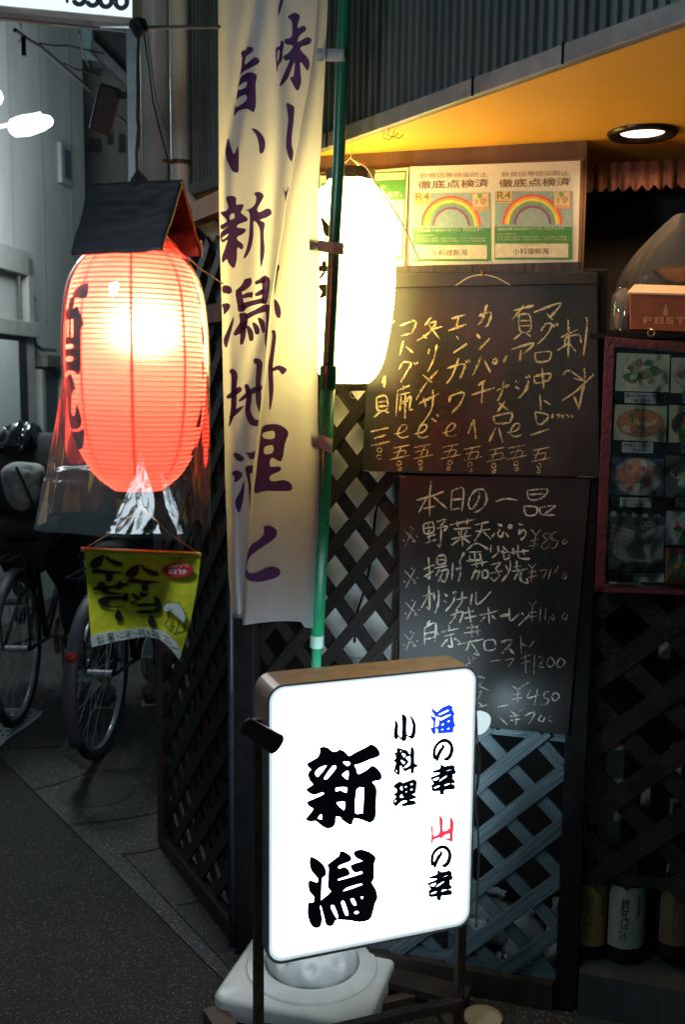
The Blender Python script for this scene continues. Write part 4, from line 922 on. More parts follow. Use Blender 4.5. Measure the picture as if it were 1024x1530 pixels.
T1 = '''835,352 880,322|850,296 922,262|880,220 884,300 880,380|868,302 866,330|868,300 925,284 936,320|886,322 914,356|957,210 962,240 946,372
860,455 885,437 945,478|950,425 950,480 925,602|905,470 945,480|855,565 920,520 990,452|905,545 928,605
735,190 760,180 850,150 805,210|790,195 815,222|785,240 765,268|780,238 812,240 790,285 750,325|818,240 822,255|831,235 836,248
740,362 748,400 800,395|740,362 806,357 800,395|735,462 745,490 800,478|735,462 805,450 798,478|770,425 777,515|760,535 765,605|775,562 806,582|740,612 747,662|740,612 798,628 766,665 747,660
815,620 812,640|830,625 845,627 836,640|855,625 858,640|870,625 885,630 878,638|895,620 900,637
720,712 800,685
650,182 735,160|692,160 640,225|670,200 677,270 720,265 715,200 672,200|675,225 715,225|676,248 717,245|682,278 650,305|702,278 722,292
640,347 735,320 692,365|680,350 675,398|655,480 670,490|655,505 672,516|670,556 700,520 712,480|700,460 706,471|712,455 719,468
605,405 620,372|575,522 632,497|606,480 600,525 580,566|612,568 580,612|585,575 627,606|562,632 575,662 632,658|562,632 640,618 632,660|572,680 545,738|585,680 602,742
500,205 552,190 540,240 525,252|535,155 520,210 498,245|490,280 506,300|503,348 547,300|512,375 475,458|525,395 550,445|560,395 572,385 578,398 566,408 558,398
530,478 498,500|470,540 570,510|518,490 512,575|478,645 455,705|480,645 488,728
383,216 442,200|415,205 405,258|370,268 447,240|405,290 415,306|392,362 452,322|365,428 440,410 420,472|415,385 388,458 363,492|447,392 452,408|458,390 463,404
380,545 374,572|378,546 437,530 420,580 386,617
302,205 270,245|275,242 318,230 290,275 238,310|290,245 335,305|300,262 345,250|262,285 280,300|290,345 285,368|322,325 308,390 283,442
328,435 270,500 234,562|262,455 302,488|245,577 332,535|265,552 275,592|305,520 300,600 245,682|300,640 320,655|322,622 328,634
165,247 232,225 217,275|170,290 218,276|180,310 164,372|190,335 222,362|178,400 160,432|178,400 212,405 195,440 168,487|225,403 232,412|238,400 240,410
155,522 207,500|155,542 207,530|155,520 148,632|170,545 164,612|188,530 186,640|195,560 212,548 205,598 220,602|170,575 200,565|180,500 178,520
105,255 142,225|104,305 118,312|88,490 102,460 98,508|65,552 70,605 110,600 105,545 65,552|68,572 106,568|70,590 108,587|86,607 55,635|95,607 118,617
40,697 116,680|55,726 105,710|42,757 122,738'''
seven = '0,22 40,12 55,-12 38,-18 22,0 15,25 35,38 62,30'
five = '-10,12 62,-2|28,5 8,50|-4,32 48,22 38,54|-18,60 66,42|10,72 22,66 27,78 14,86 8,76|14,98 23,93 24,104 15,108 12,99'
mb = MB()
for part_ in T1.replace('\n', '|').split('|'):
    l = P2(part_); mb.stroke(tr(l, 540, 400, 2.844), fn1, 2.7, jit=.25)
for ox, oy in ((620, 680), (345, 680), (225, 685), (140, 685)):
    mb.stroke(tr(P2(seven), 540, 400, 2.844, ox, oy), fn1, 2.0, jit=.25)
for ox, oy in ((735, 765), (640, 755), (550, 765), (450, 760), (355, 752), (238, 752), (145, 755)):
    for p_ in five.split('|'): mb.stroke(tr(P2(p_), 540, 400, 2.844, ox + random.uniform(-6, 6), oy), fn1, 1.5, jit=.3)
for ox, oy in ((78, 775), (76, 805)):
    mb.stroke(tr(circ(ox, oy, 10, 9, 8) + [(ox + 10, oy)], 540, 400, 2.844), fn1, 1.4)
mb.build('chalk_writing', chalk('chalk_yellow', (.62, .56, .36), .40), cb1)
dust = chalk('chalk_dust', (.10, .10, .09), .64)
mb = MB()
for cx, cy_, rx, ry in ((660, 560, 60, 70), (790, 600, 50, 60), (610, 620, 40, 50), (840, 480, 30, 60)): mb.poly([circ(cx, cy_, rx, ry, 16)], lambda x, y, d: FR.hit(x, y, O1 + .0004 + d * .00001), smooth=1)
mb.build('chalk_dust', dust, cb1, kind='stuff')
mb = MB()      # wiped chalk and board edge scuffs
for a, b in (((545, 703), (560, 706)), ((590, 711), (606, 713)), ((888, 423), (896, 424)), ((862, 712), (895, 713))):
    mb.stroke([a, b], fn1, 1.2)
mb.build('edge_scuff', chalk('chalk_grey', (.3, .27, .22), .45), cb1)

cb2 = thing('chalkboard', 'lower black chalkboard with white horizontal list of daily dishes and yen prices', 'chalkboard', FR.hit(725, 1095, .02))
O2 = .020
quad_board(((597, 710), (884, 714), (850, 1098), (596, 1075)), O2, .010, boardmat('board_black_dull', .42, .022), 'panel', cb2)
fn2 = lambda x, y, d: FR.hit(x, y, O2 + .0008 + d * .000004)
T2 = '''200,152 262,135 332,110|270,60 264,140 264,230|255,130 212,210|275,130 348,192|235,192 292,180
370,110 365,202|370,108 425,95 417,207|370,150 420,145|365,197 414,190|500,110 500,140 470,192 450,178 460,132 490,102 525,104 536,150 515,190 480,210
580,158 630,145 685,152|732,105 742,148 800,142 828,100 732,105|742,125 815,120|715,180 726,222 770,220 776,185 715,180|790,187 866,178 812,218|790,187 800,220 862,222
235,265 240,310 282,302 277,258 235,265|257,260 263,352|237,287 280,280|250,330 292,315|243,357 297,340|297,255 342,243 315,275|300,287 348,275 332,300|320,280 314,370 300,362
360,270 482,243|395,245 399,277|447,240 442,267|380,290 462,284|400,300 410,320|442,295 430,320|368,337 462,320|415,290 422,372|410,337 368,367|425,332 458,357
480,270 548,254|480,302 553,290|515,265 506,305 478,347|520,302 557,337
588,265 612,275|600,290 590,315 607,327 618,300|563,327 577,308|625,305 642,327|640,275 650,268 658,277 648,285 640,275
690,265 712,270|697,285 692,312 715,292 724,318 700,342
440,392 488,358 545,387|452,400 512,398|455,415 460,437 507,432 502,405|438,443 518,437|480,400 480,440|410,440 430,400|558,365 555,402|590,368 592,400 563,427
612,372 640,400|606,402 618,392|612,405 645,398|618,412 622,432 645,427 642,408|650,402 738,393|688,365 690,425 745,432|662,380 668,412|712,385 715,410
235,482 287,460|258,425 264,522 245,512|235,517 282,490|300,420 302,457 337,452 335,415 300,420|301,438 335,435|288,477 348,465|312,480 290,517|315,492 352,485 337,542 320,532|325,497 305,542
375,450 370,532|388,482 417,475|407,440 413,490 400,542
460,462 542,445|485,445 489,472|515,440 516,467|470,502 502,490 490,532|485,480 463,532|515,492 519,522 542,517 537,487 515,492
555,462 602,450 577,480|580,480 597,510 570,537 558,520|548,502 612,490
628,462 640,490|650,440 646,490 608,542|663,472 702,465|680,440 682,490|658,492 732,480|690,492 668,532|702,490 700,535 732,547 728,525
230,612 288,595|260,560 264,672 250,660|255,610 224,667|285,590 286,632|307,580 306,642 290,692|335,600 350,611|330,630 346,641|340,682 375,640 384,610|375,588 380,600|387,586 391,597
393,627 447,615|420,588 416,640 395,667|467,598 460,652|487,590 487,647 517,632 557,588
365,702 422,685 407,737|395,670 385,710 358,742|428,692 477,680|428,717 487,705|450,663 462,737|503,702 592,680|545,663 550,742|530,707 508,732|560,702 582,722|600,707 652,696|645,668 650,727 692,695|703,690 716,702|688,752 742,700
267,725 250,747|240,760 240,842|240,762 292,740 287,832|242,790 287,780|242,817 287,806|300,785 306,800
318,782 402,765|355,748 359,772|333,802 382,790|365,800 371,852 350,846|350,815 318,852|380,810 412,832
428,787 512,775|440,762 492,755|465,743 467,812|492,750 493,802|398,842 522,815|460,820 438,872|465,837 500,890 475,882
525,825 531,867 577,862 571,820 525,825|605,830 662,820 608,887|640,855 668,887'''
T3 = '''700,800 703,887|705,838 732,852|735,862 768,820
435,942 490,905|450,902 458,935|470,898 476,915|555,922 605,915|625,917 667,910 640,947
700,907 747,890|700,932 747,920|722,875 724,977|767,890 763,982|785,905 800,895 806,918 784,947 812,950|845,900 825,925 840,950 862,930 845,900|890,905 872,935 890,952 912,925 890,905
750,290 775,322|797,290 772,325 760,390|745,347 787,337|740,372 782,362|832,305 808,322 838,358 815,387 800,367 838,330 832,305|882,300 852,310 850,340 877,347 865,377 845,382|917,338 900,350 910,362 925,345
735,455 752,475|775,455 755,478 750,550|735,497 775,490|738,520 778,512|790,490 825,485 800,535|845,480 832,530|880,465 862,500|915,490 900,520 915,525 920,500
733,635 755,657|777,635 757,657 753,732|735,690 777,685|735,712 777,705|795,665 792,732|820,670 816,732|838,710 830,742|857,700 845,715 857,722 862,706|910,690 898,712 915,722 925,700
460,985 530,1002|480,1030 550,1062|527,1005 490,1052|470,1080 510,1065 490,1110|480,1100 520,1140|500,1140 540,1130
660,1040 687,1057|742,1020 690,1057 686,1117|658,1082 702,1075|662,1104 707,1096|747,1058 733,1097 792,1080|782,1048 765,1132|840,1065 815,1072 812,1095 835,1105 815,1132 797,1125|865,1070 850,1090 862,1112 885,1090 868,1070
590,1140 640,1130|600,1190 635,1225|650,1160 677,1177|717,1145 682,1172 677,1227|648,1185 695,1180|645,1205 700,1198|718,1182 768,1165 735,1227|800,1180 785,1200 805,1210 815,1190|845,1185 832,1200 850,1210'''
mb = MB()
for part_ in T2.replace('\n', '|').split('|'): mb.stroke(tr(P2(part_), 560, 700, 3.2), fn2, 2.5, jit=.25)
mb.build('chalk_writing', chalk('chalk_white', (.70, .68, .60), .40), cb2)
mb = MB()
for part_ in T3.replace('\n', '|').split('|'): mb.stroke(tr(P2(part_), 560, 700, 3.2), fn2, 1.5, jit=.3)
for ox, oy in ((170, 322), (175, 520), (180, 672), (172, 822)):
    for s_ in ('-32,-32 28,30', '18,-40 -25,50', '-2,-45 6,-38', '28,0 36,6', '-34,18 -28,26', '10,22 20,32'):
        mb.stroke(tr(P2(s_), 560, 700, 3.2, ox, oy), fn2, 1.8)
mb.build('chalk_prices', chalk('chalk_pink', (.52, .45, .42), .43), cb2)

mb = MB()
for cx, cy_, rx, ry in ((690, 800, 60, 60), (770, 1030, 60, 50), (650, 900, 40, 50), (800, 880, 40, 70)): mb.poly([circ(cx, cy_, rx, ry, 16)], lambda x, y, d: FR.hit(x, y, O2 + .0004 + d * .00001), smooth=1)
mb.build('chalk_dust', dust, cb2, kind='stuff')
# ================================================================== POSTERS
paperm = printmat('poster_print', .35, .25, 0)
def poster(label, q, items, off):
    t = thing('poster', label, 'poster', FR.hit(sum(p[0] for p in q) / 4, q[2][1], off))
    mb = MB(); mb.prism([FR.hit(x, y, off) for x, y in q], FR.n * -.0015); 
    mb.build('sheet', mat('poster_paper', (.66, .63, .56), .4), t)
    pr_ = MB(); items(pr_, lambda x, y, d: FR.hit(x, y, off + .0006 + d * .00006)); pr_.build('print', paperm, t, colors=True)
    mb = MB(); 
    return t
GRN = (.07, .24, .06); BRN = (.16, .10, .05); SKY = (.30, .42, .42)
KP = 3.657
def poster_items(ox, oy, qs):
    def it(mb, fn):
        # coordinates of the right-hand poster's crop, shifted
        def M(x, y): return (600 + (x + ox) / KP, 230 + (y + oy + (x - 720) * qs) / KP)
        f = lambda x, y, d: fn(*M(x, y), d)
        T = lambda s, x0, y0, x1, y1, h, col, b=0: text(mb, s, x0, y0, x1, y1, h, f, col, b)
        def rect(x0, y0, x1, y1, col): mb.poly([[(x0, y0), (x1, y0), (x1, y1), (x0, y1)]], f, col, smooth=1)
        T('飲食店等感染防止', 546, 126, 918, 118, 28, (.35, .24, .12), .0)
        T('徹底点検済', 533, 185, 925, 173, 46, (.20, .12, .05), .012)
        rect(512, 205, 937, 410, SKY)
        cols = [(.75, .12, .08), (.85, .40, .08), (.85, .72, .15), (.22, .42, .12), (.20, .30, .42), (.28, .10, .16)]
        for k in range(6):
            r0 = 1 - k * .075; r1 = 1 - (k + 1) * .075; n = 28
            po_ = [(718 + 165 * r0 * cos(pi * i / n), 385 - 165 * r0 * sin(pi * i / n)) for i in range(n + 1)]
            pi_ = [(718 + 165 * r1 * cos(pi * i / n), 385 - 165 * r1 * sin(pi * i / n)) for i in range(n, -1, -1)]
            mb.poly([po_ + pi_], f, cols[k], smooth=1)
        rect(516, 205, 606, 268, (.62, .50, .22)); T('R4', 524, 248, 600, 246, 42, (.25, .18, .03), .012); rect(520, 258, 602, 262, (.3, .22, .08))
        rect(834, 205, 925, 300, (.62, .36, .18)); rect(838, 210, 921, 280, (.72, .58, .38)); mb.poly([[(862, 215), (880, 205), (890, 225), (870, 235)]], f, (.2, .4, .1)); mb.poly([[(850, 240), (865, 240), (862, 268), (853, 268)]], f, (.5, .35, .2)); mb.poly([[(878, 235), (912, 235), (905, 268), (884, 268)]], f, (.55, .32, .18))
        rect(510, 398, 936, 578, GRN)
        T('「徹底点検 TOKYOサポート」プロジェクト', 522, 420, 893, 414, 17, (.62, .62, .42), .01)
        for r_, y in enumerate((436, 452, 466)):
            n = (3, 22, 21)[r_]; T('【徹底点検項目】' if r_ == 0 else '手指消毒の徹底・換気の徹底・マスク着用の徹底・会話時'[:n], 524, y + 8, 628 if r_ == 0 else 905, y + 6, 11, (.45, .50, .28), 0)
        rect(514, 490, 914, 566, (.66, .62, .50)); T('感染防止徹底宣言', 640, 503, 780, 501, 12, (.45, .36, .18), 0)
        T('小料理新潟', 610, 550, 806, 547, 34, (.12, .09, .05), .01)
        T('東京都', 664, 632, 768, 629, 30, (.14, .12, .08), .01)
        mb.poly([[(632, 634), (628, 622), (618, 622), (614, 610), (622, 600), (636, 598), (650, 604), (652, 616), (642, 622), (638, 634)]], f, (.03, .20, .05))
    return it
poster('rainbow certificate poster at the right end above the chalkboard, next to the dark doorway', ((735, 245), (868, 240), (864, 408), (735, 410)), poster_items(0, 0, 0), .012)
poster('rainbow certificate poster in the middle above the chalkboard, nearest the lit lantern', ((613, 249), (735.5, 245), (735, 410), (611, 410)), poster_items(-446, 8, .0), .008)
def left_items(mb, fn):
    f = lambda x, y, d: fn(470 + x / 6.024, 230 + y / 6.024, d)
    def qd(*p, col): mb.poly([list(p)], f, col, smooth=1)
    qd((60, 190), (830, 150), (825, 250), (60, 300), col=GRN); qd((60, 198), (818, 165), (810, 228), (60, 262), col=(.66, .62, .5)); qd((60, 262), (812, 230), (805, 410), (60, 430), col=GRN)
    qd((812, 230), (826, 228), (800, 940), (786, 940), col=GRN); 
    text(mb, '感染させない。', 470, 240, 740, 222, 34, f, (.40, .28, .1), .0)
    text(mb, 'お客様への', 380, 318, 640, 318, 44, f, (.7, .68, .5), .02); text(mb, 'お願いします。', 420, 396, 792, 386, 52, f, (.7, .68, .5), .03)
    qd((735, 450), (765, 448), (755, 560), (730, 562), col=(.5, .5, .25)); qd((740, 453), (762, 451), (752, 556), (734, 558), col=(.66, .62, .5)); qd((730, 915), (775, 915), (770, 950), (730, 950), col=(.3, .42, .12))
poster('green headed notice poster partly hidden behind the white lantern', ((478, 262), (611, 250), (604, 409), (478, 415)), left_items, .006)
mb = MB(); mb.prism([FR.hit(x, y, .002) for x, y in ((476, 257), (872, 237), (868, 412), (476, 420))], FR.n * -.003)
mb.build('poster_backing', mat('card_brown', (.25, .14, .07), .6, 0, .2, 10), label='brown backing card behind the row of posters', cat='backing card', loc=FR.hit(680, 410))

# ================================================================== MENU BOARD with photographs, right edge
mbd = thing('menu_board', 'red framed menu board with photographs of dishes under wrinkled plastic film', 'menu board', FR.hit(960, 888, .05))
OM = .05
fr_q = [(906, 503), (1120, 520), (1110, 893), (889, 884)]
mb = MB(); mb.prism([FR.hit(x, y, OM - .004) for x, y in fr_q], FR.n * -.012); mb.build('back_panel', blackp, mbd)
redf = mat('red_frame', (.16, .018, .03), .4, 0, .5, 60, .5, 120, color2=(.045, .015, .018))
for q_ in (((905, 503), (1120, 520), (1119, 535), (909, 518)), ((905, 503), (920, 504), (905, 884), (889, 884)), ((889, 872), (1110, 881), (1110, 893), (889, 884))):
    mb = MB(); mb.prism([FR.hit(x, y, OM + .004) for x, y in q_], FR.n * -.010); mb.build('frame_rail', redf, mbd, bevel=.001)
mb = MB(); c = FR.hit(974, 497.5, OM + .006); mb.tube([c + FR.u * cos(a) * .007 + V((0, 0, sin(a) * .007)) for a in [2 * pi * k / 16 for k in range(17)]], .0012, 6); mb.build('hanging_ring', mat('brass', (.6, .5, .3), .3, 1), mbd)
photom = printmat('photo_print', .3, .4)
fm = lambda x, y, d: FR.hit(x, y, OM - .0025 + d * .00003)
def blob(mb, cx, cy, rx, ry, col, n=9, irr=.3, f=fm):
    ph = random.random() * 6; pts = [(cx + rx * (1 + random.uniform(-irr, irr)) * cos(ph + 2 * pi * k / n), cy + ry * (1 + random.uniform(-irr, irr)) * sin(ph + 2 * pi * k / n)) for k in range(n)]
    mb.poly([pts], f, tuple(min(.9, c * 1.5) for c in col), smooth=3)
def food(q_, bgc, plate, cols, n, ell=None, label=None):
    mb = MB(); mb.poly([list(q_)], fm, tuple(min(.9, c * 1.4) for c in bgc), smooth=1)
    cx = sum(p[0] for p in q_) / 4; cy = sum(p[1] for p in q_) / 4; w2 = abs(q_[1][0] - q_[0][0]) / 2; h2 = abs(q_[2][1] - q_[1][1]) / 2
    ex, ey = (w2 * .92, h2 * .8) if ell is None else ell
    if plate: mb.poly([circ(cx, cy, ex, ey, 24)], fm, tuple(c * .8 for c in plate), smooth=1); mb.poly([circ(cx, cy - 1, ex * .92, ey * .9, 24)], fm, plate, smooth=1)
    for i in range(n):
        a = random.random() * 2 * pi; r = math.sqrt(random.random()) * .72; rr = random.uniform(.07, .20) * min(w2, h2) * 1.3
        c = random.choice(cols); s_ = random.uniform(.7, 1.25); mb.k = 3 + i % 40
        blob(mb, cx + ex * r * cos(a), cy + ey * r * sin(a), rr * random.uniform(.7, 2.0), rr, tuple(x * s_ for x in c), 7)
    mb.k = 60
    o = mb.build('photo', photom, mbd, colors=True)
    if label: o['label'] = label
    return o
food(((923, 527), (1002, 530), (1000, 586), (920, 584)), (.42, .40, .26), None, [(.30, .25, .16), (.45, .42, .3), (.05, .12, .03), (.2, .12, .06), (.5, .45, .35), (.08, .06, .05)], 46, label='photograph of whole fried fish with green leaves')
food(((920, 604), (998, 607), (996, 661), (917, 657)), (.34, .33, .20), (.40, .18, .07), [(.45, .14, .04), (.28, .08, .03), (.50, .25, .10), (.08, .10, .04), (.42, .3, .18)], 40, label='photograph of sliced reddish fish on a plate')
food(((915, 682), (994, 686), (992, 742), (912, 738)), (.04, .05, .06), (.42, .36, .34), [(.40, .10, .06), (.5, .42, .34), (.06, .09, .06), (.45, .18, .10), (.3, .12, .08)], 50, (38, 28), 'photograph of a round pizza')
food(((1004, 534), (1085, 537), (1085, 590), (1003, 587)), (.40, .36, .24), (.45, .38, .33), [(.42, .25, .2), (.5, .42, .38), (.2, .1, .08)], 30)
food(((1001, 605), (1080, 608), (1080, 664), (1000, 661)), (.36, .32, .18), (.08, .02, .02), [(.5, .06, .03), (.5, .3, .08), (.2, .3, .05), (.3, .02, .02)], 36)
food(((996, 680), (1080, 684), (1078, 745), (994, 743)), (.05, .055, .03), None, [(.12, .12, .08), (.25, .25, .12), (.05, .06, .04), (.3, .3, .25)], 20)
food(((997, 763), (1080, 768), (1080, 816), (995, 814)), (.30, .28, .26), None, [(.35, .02, .10), (.45, .1, .2), (.04, .03, .03), (.1, .2, .05)], 26)
food(((996, 818), (1080, 822), (1078, 876), (994, 872)), (.28, .10, .03), (.35, .33, .28), [(.5, .35, .03), (.4, .04, .04), (.35, .2, .15), (.1, .2, .04)], 22)
mb = MB(); mb.poly([[(911, 765), (995, 772), (993, 858), (909, 850)]], fm, (.05, .048, .042), smooth=1)
mb.poly([[(916, 783), (968, 798), (985, 822), (935, 842), (910, 820)]], fm, (.25, .22, .18), smooth=1)
for i in range(6):
    for j in range(7):
        x = 917 + j * 8.5 + i * -.5; y = 790 + i * 7 + j * 2.2; mb.k = 5 + (i * 7 + j) % 30; blob(mb, x, y, 2.6, 1.7, (.10, .09, .07), 6)
mb.k = 40; mb.poly([circ(961, 830, 26, 10, 20)], fm, (.22, .20, .17), smooth=1); mb.poly([circ(961, 829, 21, 7, 20)], fm, (.06, .055, .05), smooth=1)
for cx, cy in ((955, 788), (972, 783), (975, 794)): mb.poly([circ(cx, cy, 9, 4, 14)], fm, (.24, .23, .21), smooth=1); mb.poly([circ(cx, cy - .5, 6.5, 2.6, 14)], fm, (.10, .10, .09), smooth=1)
mb.poly([[(958, 800), (985, 785), (996, 786), (990, 840), (968, 842)]], fm, (.28, .26, .23), smooth=1)
for i in range(7): mb.stroke([(966 + i * 3.6, 797), (967 + i * 3.2, 838)], fm, .8, (.14, .13, .11))
for i in range(5): blob(mb, 918 + i * 16, 768 + i * .8, 5, 4, (.22, .2, .17), 8)
mb.build('photo', photom, mbd, colors=True, label='dull photograph of menus and sieve shaped bowls')
def caption(x0, y0, x1, y1, l1, l2, sl_=.03):
    mb = MB(); f = lambda x, y, d: FR.hit(x, y + (x - x0) * sl_, OM + .0003 + d * .00005)
    mb.poly([[(x0, y0), (x1, y0), (x1, y1), (x0, y1)]], f, (.42, .43, .38), smooth=1)
    h = (y1 - y0); text(mb, l1, x0 + 2, y0 + h * .46, x1 - 3, y0 + h * .46, h * .30, f, (.05, .06, .08), .02)
    if l2: text(mb, l2, x0 + (x1 - x0) * .3, y0 + h * .88, x1 - 8, y0 + h * .88, h * .28, f, (.05, .06, .08), .02)
    mb.build('caption', photom, mbd, colors=True)
caption(934, 586, 981, 602, '魚の唐揚げ', '¥700'); caption(930, 660, 977, 676, '海老しゃも焼', '760'); caption(927, 743, 974, 757, 'オリジナルアスパラ', 'ピザ¥1000'); caption(947, 856, 993, 869, '鶏の唐揚げ定食', '一人前 ¥900'); caption(911, 869, 958, 885, 'コースメニュー', '¥2000')
caption(1020, 588, 1065, 603, '煮込み', '¥650'); caption(1018, 662, 1065, 678, '鍋物', '¥900'); caption(1010, 744, 1065, 757, 'サラダ', '¥500')
mb = MB(); nx, ny = 40, 70; vs_ = []
for j in range(ny + 1):
    for i in range(nx + 1):
        u, v = i / nx, j / ny; x = (919 + 200 * u) * (1 - v) + (902 + 205 * u) * v; y = (514 + 17 * u) * (1 - v) + (876 + 9 * u) * v
        wv = noise.noise(V((u * 9 + v * 5, v * 12 - u * 8, 2.2))) * .0035 + noise.noise(V((u * 30 + v * 26, v * 14, 9))) * .0014
        vs_.append(FR.hit(x, y, OM + .0075 + wv))
mb.add(vs_, [(j * (nx + 1) + i, j * (nx + 1) + i + 1, (j + 1) * (nx + 1) + i + 1, (j + 1) * (nx + 1) + i) for j in range(ny) for i in range(nx)])
mb.build('plastic_film', film('menu_film', .0, .09, (.95, .96, .96), .12, 40, 0), mbd, smooth=True)
# shelf + letter box + jar + wrapped basket
shf = MB(); shf.box(FR.pt(FR.a(FR.hit(990, 500)), FR.hit(990, 497, .03).z - .006, -.02), .30, .11, .012, X=FR.u, Y=FR.n)
shf.build('shelf', blackp, label='narrow black shelf above the framed photo menu', cat='shelf', loc=FR.hit(960, 500, -.02))
pb = thing('letter_box', 'orange brown letter box reading POST with a pale lid standing on the shelf', 'letter box', FR.hit(985, 494, .02))
mb = MB(); mb.prism([FR.hit(x, y, .030) for x, y in ((941, 438), (1100, 440), (1100, 500), (942, 492))], FR.n * -.06); mb.build('body', mat('post_red', (.30, .085, .035), .5, 0, .25, 14, .2), pb, bevel=.002)
mb = MB(); a, b = FR.hit(938, 436.5, .045), FR.hit(1110, 441, .045); c, d_ = FR.hit(949, 430, -.02), FR.hit(1110, 430, -.02); c.z = a.z + .022; d_.z = b.z + .022
mb.prism([a, b, d_, c], V((0, 0, -.004))); mb.build('lid', mat('post_lid', (.62, .42, .30), .5), pb)
mb = MB(); fP = lambda x, y, d: FR.hit(x, y, .0312)
tan_ = (.55, .30, .15)
Kq = 7.11
for s_ in ('585,950 585,880 675,880 675,920 618,920 618,950', '705,950 705,880 800,880 800,950', '828,880 905,880 905,896 860,896 860,908 905,908 905,950 828,950 828,934 875,934 875,922 828,922', '930,880 1030,880 1030,896 995,896 995,950 965,950 965,896 930,896'):
    mb.poly([tr(P2(s_), 880, 350, Kq)], fP, smooth=1, dz=1)
mb.poly([tr(P2('798,862 798,800 812,778 814,742 830,742 832,778 848,800 848,862'), 880, 350, Kq)], fP, smooth=1, dz=1)
mb.build('lettering', mat('post_letters', (.55, .27, .12), .5), pb)
mb = MB()
for s_, in (('618,910 618,893 650,893 650,910',), ('738,938 738,893 768,893 768,938',)):
    mb.poly([tr(P2(s_), 880, 350, Kq)], lambda x, y, d: FR.hit(x, y, .0316), smooth=1, dz=2)
mb.build('letter_counter', mat('post_red'), pb)
jar = thing('glass_jar', 'small clear glass jar with gold glints left of the letter box', 'jar', FR.hit(928, 493, .0))
jc = FR.hit(928, 493, .0); jz = jc.z; sc_ = .0016
mb = MB(); mb.lathe([(.001, 0), (.022, 0), (.024, .004), (.024, .055), (.020, .075), (.013, .083), (.013, .09)], (jc.x, jc.y, jz), 24); mb.build('glass', film('jar_glass', .10, .06, (.80, .70, .5), .5, 50, .16), jar, smooth=True)
mb = MB(); mb.lathe([(.001, .004), (.018, .004), (.018, .03), (.001, .03)], (jc.x, jc.y, jz), 16); mb.build('contents', mat('jar_fill', (.35, .24, .1), .4, 0, .5, 60), jar)
bk_ = thing('wrapped_basket', 'dark brown basket wrapped in cellophane behind the letter box', 'basket', FR.hit(1000, 430, -.06))
mb = MB(); mb.tube([FR.hit(x, y, -.05) for x, y in catmull([(950, 432), (972, 412), (1000, 402), (1040, 400), (1075, 415)], 5)], .008, 8); mb.build('rim', mat('basket_rim', (.28, .10, .04), .45), bk_, smooth=True)
mb = MB(); bc_ = FR.hit(1015, 432, -.09); mb.lathe([(.055, 0), (.075, .035), (.08, .04)], bc_, 28); mb.build('bowl', mat('basket_body', (.18, .12, .07), .7, 0, .4, 50, .6), bk_, smooth=True)
mb = MB(); nA = 24; vs_ = []
for j in range(9):
    for i in range(nA + 1):
        a = pi * i / nA; t = j / 8; rr = .13 * (1 - t ** 1.5 * .85) * (1 + .10 * sin(a * 9)); vs_.append(FR.pt(FR.a(bc_) + .0 + cos(pi - a) * rr, bc_.z - .005 + t * .16, -.08 + .05 * sin(a)))
mb.add(vs_, [(j * (nA + 1) + i, j * (nA + 1) + i + 1, (j + 1) * (nA + 1) + i + 1, (j + 1) * (nA + 1) + i) for j in range(8) for i in range(nA)]); mb.build('wrapper', film('cellophane', .05, .12, (.8, .72, .6), .6, 30, .06), bk_, smooth=True)

# ================================================================== RIGHT RECESS: step, sake bottles, mat
stp = MB(); hst = FR.hit(878, 1419, -.075).z - .001; stp.box(FR.pt(aR + .53, hst / 2, -.10), 1.0, .26, hst, X=FR.u, Y=FR.n); stp.build('doorstep', mat('step_tile', (.05, .052, .055), .5, 0, .4, 14, .3), kind='structure')
bt = FR.pt(aR + .53, .155, 0)
def bottle(px, ybase, lab, label, h=.36, r=.05):
    p = FR.hit(px, ybase - 14, -.075); t = thing('sake_bottle', label, 'bottle', p, 'large sake bottles on the doorstep')
    mb = MB(); mb.lathe([(.001, 0), (r * .92, 0), (r, .008), (r, h * .55), (r * .8, h * .66), (r * .35, h * .78), (r * .28, h * .95), (r * .34, h * .95), (r * .34, h), (.001, h)], p, 28); mb.build('glass', mat('bottle_glass', (.006, .007, .005), .12, spec=.35), t, smooth=True)
    mb = MB(); n = 14; rr = r + .0006
    vs_ = [p + V((cos(R(-150 + 120 * i / n)) * rr, sin(R(-150 + 120 * i / n)) * rr, z)) for z in (h * .10, h * .53) for i in range(n + 1)]
    mb.add(vs_, [(i, i + 1, n + 2 + i, n + 1 + i) for i in range(n)], lab)
    lb = mb.build('paper_label', paperm, t, colors=True, smooth=True)
    mb = MB(); ff = lambda x, y, d: p + V((cos(R(-90 + x)) * (rr + .0006), sin(R(-90 + x)) * (rr + .0006), y))
    for ch, x, y, s2 in (('越', -14, h * .40, 16), ('乃', -14, h * .30, 16), ('酒', -14, h * .20, 16), ('純', 24, h * .44, 8), ('米', 24, h * .39, 8), ('清', 24, h * .34, 8)):
        v2, f2 = glyphs(ch, .02); mb.add([ff(x + (a - .5) * s2 * 1.4, y + (b - .3) * s2 * .0024, 0) for a, b in v2], f2, (.05, .04, .03))
    mb.build('label_writing', paperm, t, colors=True)
bottle(878, 1432, (.22, .14, .05), 'large dark sake bottle with an ochre label nearest the black post')
bottle(930, 1436, (.27, .30, .25), 'large dark sake bottle with a pale greenish label second from the post')
bottle(1006, 1432, (.10, .07, .04), 'dark sake bottle with a brown label at the right edge of the frame')
mb = MB(); mb.add([atZ(x, y, .012) for x, y in ((855, 1490), (1180, 1500), (1250, 1720), (870, 1700))], [(0, 1, 2, 3)]); mb.build('door_mat', mat('green_mat', (.02, .045, .035), .9, 0, .4, 200, .8, 300), label='thin dark green door mat in front of the doorstep', cat='mat')

